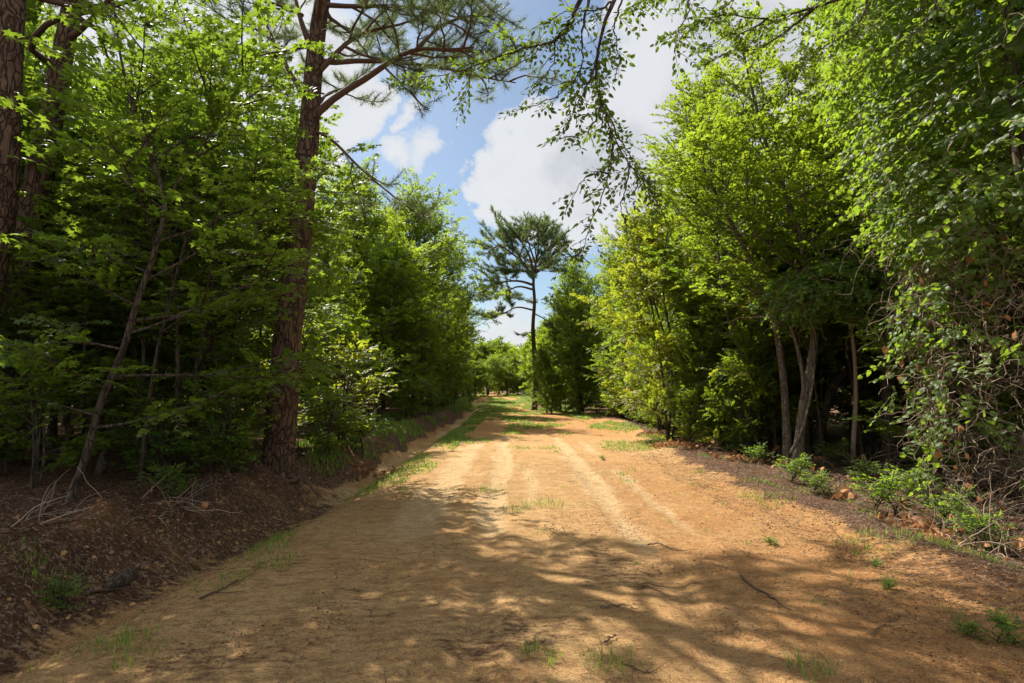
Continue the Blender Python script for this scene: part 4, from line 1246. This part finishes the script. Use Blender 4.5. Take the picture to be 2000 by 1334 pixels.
# right verge weeds and single blades on the near road
x = rng.uniform(3.2, 5.2, 16000); y = rng.uniform(3.6, 24, 16000)
k = fbm(x * 1.4, y * 1.4, 3, 87) > .30
grass_blades(g, x[k], y[k], .12, .006)
for _ in range(110):
    cx, cy = rng.uniform(-3.0, 3.6), rng.uniform(2.6, 11)
    n = rng.integers(4, 16)
    grass_blades(g, cx + rng.normal(0, .035, n), cy + rng.normal(0, .035, n), rng.uniform(.04, .11), .0045)
for px, py, n, rad in ((230, 1260, 130, .10), (1185, 1300, 60, .08), (950, 958, 90, .12), (1060, 985, 120, .16), (1005, 1000, 60, .1), (60, 1070, 70, .08), (1590, 1310, 50, .07),
                       (1080, 1290, 30, .04), (1035, 1275, 25, .03), (530, 1060, 60, .1), (455, 1135, 60, .12)):
    cx, cy = gpt(px, py)
    grass_blades(g, cx + rng.normal(0, rad, n), cy + rng.normal(0, rad, n), .12, .0055)
# far grassy verge at the crest
x = rng.uniform(-6, 6, 60000); y = rng.uniform(40, 84, 60000)
c = (ditch_x(y) + right_x(y)) / 2
k = (fbm(x * .9, y * .35, 3, 91) + .30 * np.clip(np.abs(x - c) / 2.2, 0, 1.4) > .22)
grass_blades(g, x[k], y[k], .22, .035)
go = g.build('grass', [M['grass']])
tag(go, 'short bright green grass in tufts on the road crown and along the verges', 'grass', kind='stuff')

# leaf and needle litter
mb = MB()
def scatter(n, x0, x1, y0, y1, size, kind, side, power=1.6, up=.5, wid=None):
    y = y0 + (y1 - y0) * rng.random(n) ** power
    x = rng.uniform(x0, x1, n)
    x = (ditch_x(y) if side < 0 else right_x(y)) + x
    P = place(x, y, .006)
    az = rng.uniform(0, 6.28, n)
    d = np.stack([np.cos(az), np.sin(az), rng.normal(0, .18, n)], -1)
    nr = np.stack([rng.normal(0, up, n), rng.normal(0, up, n), np.ones(n)], -1)
    leaves(mb, P, d, nr, size * rng.uniform(.5, 1.2, n), kind, 0, rng.random(n) ** 1.6, wid)
scatter(52000, -9, -.45, 2.4, 15, .030, 'far', -1, 1.5)
scatter(9000, -9, -.6, 2.4, 12, .10, 'blade', -1, 1.5, .5, .006)
scatter(20000, .2, 7, 2.4, 16, .034, 'far', 1, 1.5)
scatter(1600, -9, -.3, 2.4, 14, .28, 'blade', -1, 1.4, .4, .007)
scatter(1200, .1, 6, 2.4, 14, .26, 'blade', 1, 1.4, .4, .007)
scatter(14000, -.5, 3, 2.4, 14, .10, 'blade', 1, 1.4, .5, .006)
lo = mb.build('leaf_litter', [M['litter']])
tag(lo, 'brown fallen leaves and pine needles covering the shaded woodland floor', 'leaf litter', kind='stuff')
mb = MB()
scatter(24000, .2, 6.6, 2.2, 12, .05, 'blade', -1, 1.5, .3, .0035)
def clump_scatter(mb, n):
    y = 2.2 + 12 * rng.random(n) ** 1.6; x = rng.uniform(-3.3, 3.8, n)
    k = fbm(x * 1.6, y * 1.6, 4, 95) + .25 * sstep(1.2, 3.2, np.abs(x - .2)) > .22
    x, y = x[k], y[k]; n = len(x); az = rng.uniform(0, 6.28, n)
    leaves(mb, place(x, y, .005), np.stack([np.cos(az), np.sin(az), rng.normal(0, .2, n)], -1), np.stack([rng.normal(0, .5, n), rng.normal(0, .5, n), np.ones(n)], -1),
           .017 * rng.uniform(.4, 1.7, n), 'far', 0, rng.random(n))
clump_scatter(mb, 42000)
scatter(2200, .2, 6.9, 2.2, 12, .12, 'blade', -1, 1.5, .3, .005)
scatter(9000, -2.4, .4, 2.2, 12, .07, 'blade', 1, 1.5, .3, .004)
do = mb.build('road_debris', [M['debris']])
tag(do, 'dark pine needles and crumbs of bark scattered over the sandy road', 'debris', kind='stuff')
mb = MB()
n = 260
rs = np.random.default_rng(4)
def dead_leaf_patch(px, py, n, rad):
    cx, cy = gpt(px, py)
    P = place(cx + rs.normal(0, rad, n), cy + rs.normal(0, rad * .8, n), .02) + np.abs(rs.normal(0, .05, (n, 1))) * [0, 0, 1]
    leaves(mb, P, rs.normal(0, 1, (n, 3)), rs.normal(0, 1, (n, 3)), rs.uniform(.05, .11, n), 'heart', 0, rs.random(n))
for a in ((1320, 872, 150, .35), (1275, 850, 60, .3), (1655, 975, 30, .12), (1800, 1040, 50, .2), (1870, 1000, 50, .2), (1830, 1060, 30, .2), (1960, 1080, 30, .2), (1450, 900, 60, .3), (720, 930, 60, .3)):
    dead_leaf_patch(*a)
dl = mb.build('dried_leaves', [M['dead_leaf']])
tag(dl, 'curled orange-brown dead leaves heaped along the right road edge', 'dead leaves', kind='stuff')

# clods of clay
ph = (1 + 5 ** .5) / 2
ICO = unit(np.array([(-1, ph, 0), (1, ph, 0), (-1, -ph, 0), (1, -ph, 0), (0, -1, ph), (0, 1, ph), (0, -1, -ph), (0, 1, -ph), (ph, 0, -1), (ph, 0, 1), (-ph, 0, -1), (-ph, 0, 1)]))
ICF = np.array([(0, 11, 5), (0, 5, 1), (0, 1, 7), (0, 7, 10), (0, 10, 11), (1, 5, 9), (5, 11, 4), (11, 10, 2), (10, 7, 6), (7, 1, 8), (3, 9, 4), (3, 4, 2), (3, 2, 6), (3, 6, 8), (3, 8, 9), (4, 9, 5), (2, 4, 11), (6, 2, 10), (8, 6, 7), (9, 8, 1)])
def clods(mb, x, y, s):
    n = len(x); P = place(x, y, 0)
    V = ICO[None] * rng.uniform(.6, 1.25, (n, 12, 1)) * (s[:, None] * rng.uniform(.6, 1.2, (n, 3)))[:, None, :] * [1, 1, .7]
    V = V + P[:, None]
    mb.add(V.reshape(-1, 3), (np.arange(n)[:, None, None] * 12 + ICF[None]).reshape(-1, 3), 0, np.repeat(rng.random(n), 20))
mb = MB()
n = 5200
y = 2.3 + 13 * rng.random(n) ** 1.7; x = right_x(y) - np.abs(rng.normal(0, 1.1, n)) + .5
clods(mb, x, y, .004 + .012 * rng.random(n) ** 4)
n = 1700
y = 2.3 + 13 * rng.random(n) ** 1.7; x = ditch_x(y) + rng.normal(-.25, .38, n)
clods(mb, x, y, .004 + .030 * rng.random(n) ** 5)
n = 3000
y = 2.3 + 9 * rng.random(n) ** 1.5; x = rng.uniform(-2.6, 3.2, n)
clods(mb, x, y, .003 + .006 * rng.random(n) ** 3)
co = mb.build('clay_clods', [M['clod']])
tag(co, 'small crumbs and clods of orange clay along both road edges and in the ditch', 'clods', kind='stuff')

# twigs lying on the road
def stick(pxs, rad, label, name='fallen_twig', fork=True, lift=.012, mat='twig'):
    pts = []
    for px, py in pxs:
        x, y = gpt(px, py); pts.append([x, y, float(ground_z(np.array([x]), np.array([y]))[0]) + rad + lift * rng.random()])
    pts = np.array(pts); b = pts[0].copy(); mb = MB()
    P = spline(pts - b, 14); P[1:-1] += rng.normal(0, .006, P[1:-1].shape)
    tube(mb, P, np.linspace(rad, rad * .35, 14), 7)
    if fork:
        for t, sg in ((.35, 1), (.6, -1), (.8, 1)):
            q, d = path_at(P, t); s = frame_side(d) * sg
            S = spline([q, q + (d * .6 + s * .5) * .09, q + (d + s * .7) * .18 + [0, 0, .01]], 6)
            tube(mb, S, np.linspace(rad * .5, rad * .2, 6), 5)
    o = mb.build(name, [M[mat]]); o.location = b
    tag(o, label, 'twig')


stick([(1447, 1127), (1480, 1150), (1510, 1168), (1545, 1195)], .011, 'grey forked stick lying on the sunlit right part of the road')
stick([(1172, 1191), (1200, 1187), (1225, 1186), (1245, 1193)], .006, 'thin straight twig in the shade edge at the middle of the road')
stick([(1215, 1300), (1250, 1312), (1285, 1320)], .005, 'thin curved twig near the bottom middle of the road')
stick([(390, 1172), (430, 1155), (465, 1138)], .010, 'dark bent stick on the shaded left part of the road')
stick([(1265, 1065), (1290, 1066), (1310, 1075), (1330, 1076)], .007, 'thin crooked twig at the right wheel track')
stick([(1180, 1262), (1195, 1252), (1205, 1245)], .007, 'short dark twig poking up near the lower middle of the road', fork=False)
stick([(1700, 1240), (1735, 1215), (1760, 1200)], .005, 'slender twig in the shade near the lower right corner')
stick([(1600, 1000), (1625, 1035), (1652, 1070)], .006, 'long thin stem lying down the slope of the right verge', fork=False)
stick([(165, 1170), (200, 1165), (235, 1150)], .014, 'dark stick on the edge of the ditch at the lower left')

# stump, log
x, y = gpt(196, 925); sb = np.array([x, y, gz(x, y)])
st = empty('tree_stump', sb, 'short broken dark stump on the shaded floor at the left', 'stump')
mb = MB(); P = spline([[0, 0, -.1], [.01, 0, .1], [.03, .01, .24], [.04, .02, .34]], 14)
tube(mb, P, np.array([.10, .085, .075, .07, .066, .064, .06, .06, .057, .052, .046, .036, .024, .010]), 14, 0, .35, 4)
mb.build('stump_wood', [M['bark']], st)
x, y = gpt(215, 1050); x2, y2 = gpt(400, 1022)
lb = np.array([x, y, gz(x, y) + .06])
mb = MB(); P = spline([[0, 0, 0], [(x2 - x) * .5, (y2 - y) * .5, .015], [x2 - x, y2 - y, gz(x2, y2) - gz(x, y)]], 22)
tube(mb, P, np.concatenate([[.03, .06], np.linspace(.072, .052, 18), [.045, .02]]), 14, 0, .35, 6)
lg = mb.build('fallen_log', [M['bark']]); lg.location = lb
tag(lg, 'short rotting log lying among dead leaves above the ditch', 'log')

# low plants
def low(px, py, s, label, mesh=Low, name='small_plant', cat='plant', grp=None):
    x, y = gpt(px, py)
    T_(name, x, y, mesh, label, cat, grp, s)


low(1507, 1065, .15, 'tiny yellow-green seedling alone on the sunlit right side of the road', (Sh[1][0], Shl[1]) if False else Low, 'seedling')
low(1177, 898, .17, 'tiny green seedling on the sunny road right of the wheel track', Low, 'seedling')
low(1735, 1150, .16, 'small green seedling near the shade edge at the right road side', Low, 'seedling')
low(1712, 1105, .12, 'smallest seedling above the shade edge on the right', Low, 'seedling')
low(1895, 1245, .18, 'green seedling in the shade near the lower right', Low, 'seedling')
low(1965, 1255, .28, 'leafy green seedling on a thin stem at the lower right border', Low, 'seedling')
for px, py, s, lab in ((1560, 945, .7, 'low leafy weed on the right verge below the forked tree'), (1600, 965, .5, 'low weed just in front of the forked tree weed'),
                       (1730, 1005, .75, 'bright bramble clump on the litter of the right verge'), (1690, 945, .6, 'low green plant at the mouth of the dark opening'),
                       (1790, 985, .8, 'leafy bramble left of the vine-covered tree'), (1860, 1035, .7, 'low bramble under the dry vine stems'),
                       (1920, 1075, .6, 'low bramble at the right border beside dead sticks'), (1480, 905, .6, 'small plant at the edge under the long leaning tree'),
                       (1420, 880, .6, 'small plant between the dried leaves and the leaning tree'), (1350, 860, .6, 'plant rising out of the dried orange leaves'),
                       (1830, 960, 1.0, 'taller bramble against the foot of the vine tree'), (1640, 915, .8, 'bramble behind the low weeds on the right verge'),
                       (330, 1000, .6, 'small plant on the shaded floor among saplings at the left'), (420, 980, 1.1, 'small leafy plant left of the pine on the bank'),
                       (120, 1090, .35, 'grassy plant on the dark floor at the lower left'), (650, 885, 1.0, 'bright low plant on the bank right of the pine'),
                       (700, 870, 1.2, 'sunlit weed at the top of the bank before the bushes')):
    low(px, py, s, lab, Low, 'low_plant')
for px, py, s, k, lab in ((300, 930, .8, 1, 'dark bush among the thin stems left of the pine'), (90, 950, .9, 0, 'dark bush in the deep shade at the left border'), (430, 925, .7, 0, 'leafy bush a step left of the big pine'), (1450, 868, .6, 0, 'bush in front of the thin pale stem at the right woods edge'), (1300, 838, 1.1, 0, 'bush at the foot of the yellow-leaved tree'),
                          (1240, 826, 1.0, 1, 'low bush on the right road edge before the yellow tree'), (1660, 880, .5, 1, 'bush inside the dark opening behind the brambles'),
                          (1800, 905, .7, 0, 'bush between the dark curved trunk and the vine tree'), (1390, 850, 1.0, 0, 'green bush behind the dried leaves on the right')):
    low(px, py, s, lab, Sh[k], 'roadside_bush', 'bush')


# dead brush at the right border
def brush(px, py, n, L, label, seed, r=.006, dl=30):
    x, y = gpt(px, py); b = np.array([x, y, gz(x, y)])
    e_ = empty('dead_brush', b, label, 'dead brush')
    mb = MB(); rs2 = np.random.default_rng(seed); tips = []
    for i in range(n):
        az = rs2.uniform(0, 6.28); el = rs2.uniform(.15, 1.2)
        s0 = np.array([rs2.normal(0, .22), rs2.normal(0, .22), 0])
        Pp = limb_path(s0, [math.cos(az) * math.cos(el), math.sin(az) * math.cos(el), math.sin(el)], L * rs2.uniform(.4, 1.1), -.9, 9, .12, rs2)
        Pp[:, 2] = np.maximum(Pp[:, 2], .01)
        tube(mb, Pp, np.linspace(r * rs2.uniform(.6, 1.3), .002, 9), 4, 0, 0, 0, False)
        mb.f[-1] = (mb.f[-1][0], 0, np.full(len(mb.f[-1][0]), rs2.random(), dtype=np.float32), True)
        tips.append(Pp[rs2.integers(4, 9)])
    mb.build('dry_stems', [M['dry_vine']], e_)
    if dl:
        mb = MB(); tips = np.array(tips)[rs2.integers(0, len(tips), dl)]
        leaves(mb, tips + rs2.normal(0, .03, tips.shape), rs2.normal(0, .5, tips.shape) + [0, 0, -.8], rs2.normal(0, 1, tips.shape), rs2.uniform(.05, .10, dl), 'heart')
        mb.build('dead_leaves', [M['dead_leaf']], e_)


brush(1965, 1085, 70, .9, 'pale dead stems sprawling at the right border above the sandy verge', 3, .007, 25)
brush(1900, 1020, 90, .8, 'tangle of dry stems with curled brown leaves under the vine tree', 4)
brush(1850, 960, 80, .9, 'dry brush at the foot of the vine-covered tree', 5)
brush(1700, 925, 50, .8, 'thin dry stalks at the mouth of the dark opening', 6, .005, 12)
brush(1600, 905, 45, .7, 'dry twiggy stalks in front of the forked pale tree', 7, .005, 20)
brush(1500, 890, 40, .6, 'dry stalks with rusty leaves between the road and the leaning tree', 8, .005, 40)
brush(1330, 862, 40, .5, 'heap of rust-coloured dead foliage before the yellow-leaved tree', 9, .005, 90)
brush(1780, 1035, 40, .45, 'dry weed stalks beside the near brambles on the right verge', 11, .004, 8)
brush(1740, 985, 45, .5, 'dry weed stalks behind the bright bramble clump', 12, .004, 10)
brush(1640, 960, 40, .45, 'sparse dry weeds on the right verge below the dark opening', 13, .004, 14)
brush(1545, 925, 40, .45, 'rusty dry weeds at the foot of the forked pale tree', 14, .004, 16)
brush(1410, 885, 40, .45, 'dry weeds and dead leaves before the leafy thicket', 15, .004, 24)
brush(350, 985, 40, .6, 'thin dry stalks on the shaded floor left of the pine', 16, .005, 8)
brush(90, 1010, 40, .6, 'thin dry stalks in deep shade at the left border', 17, .005, 8)
brush(1960, 930, 120, 1.2, 'high mass of dry stems at the right border', 10, .006, 20)
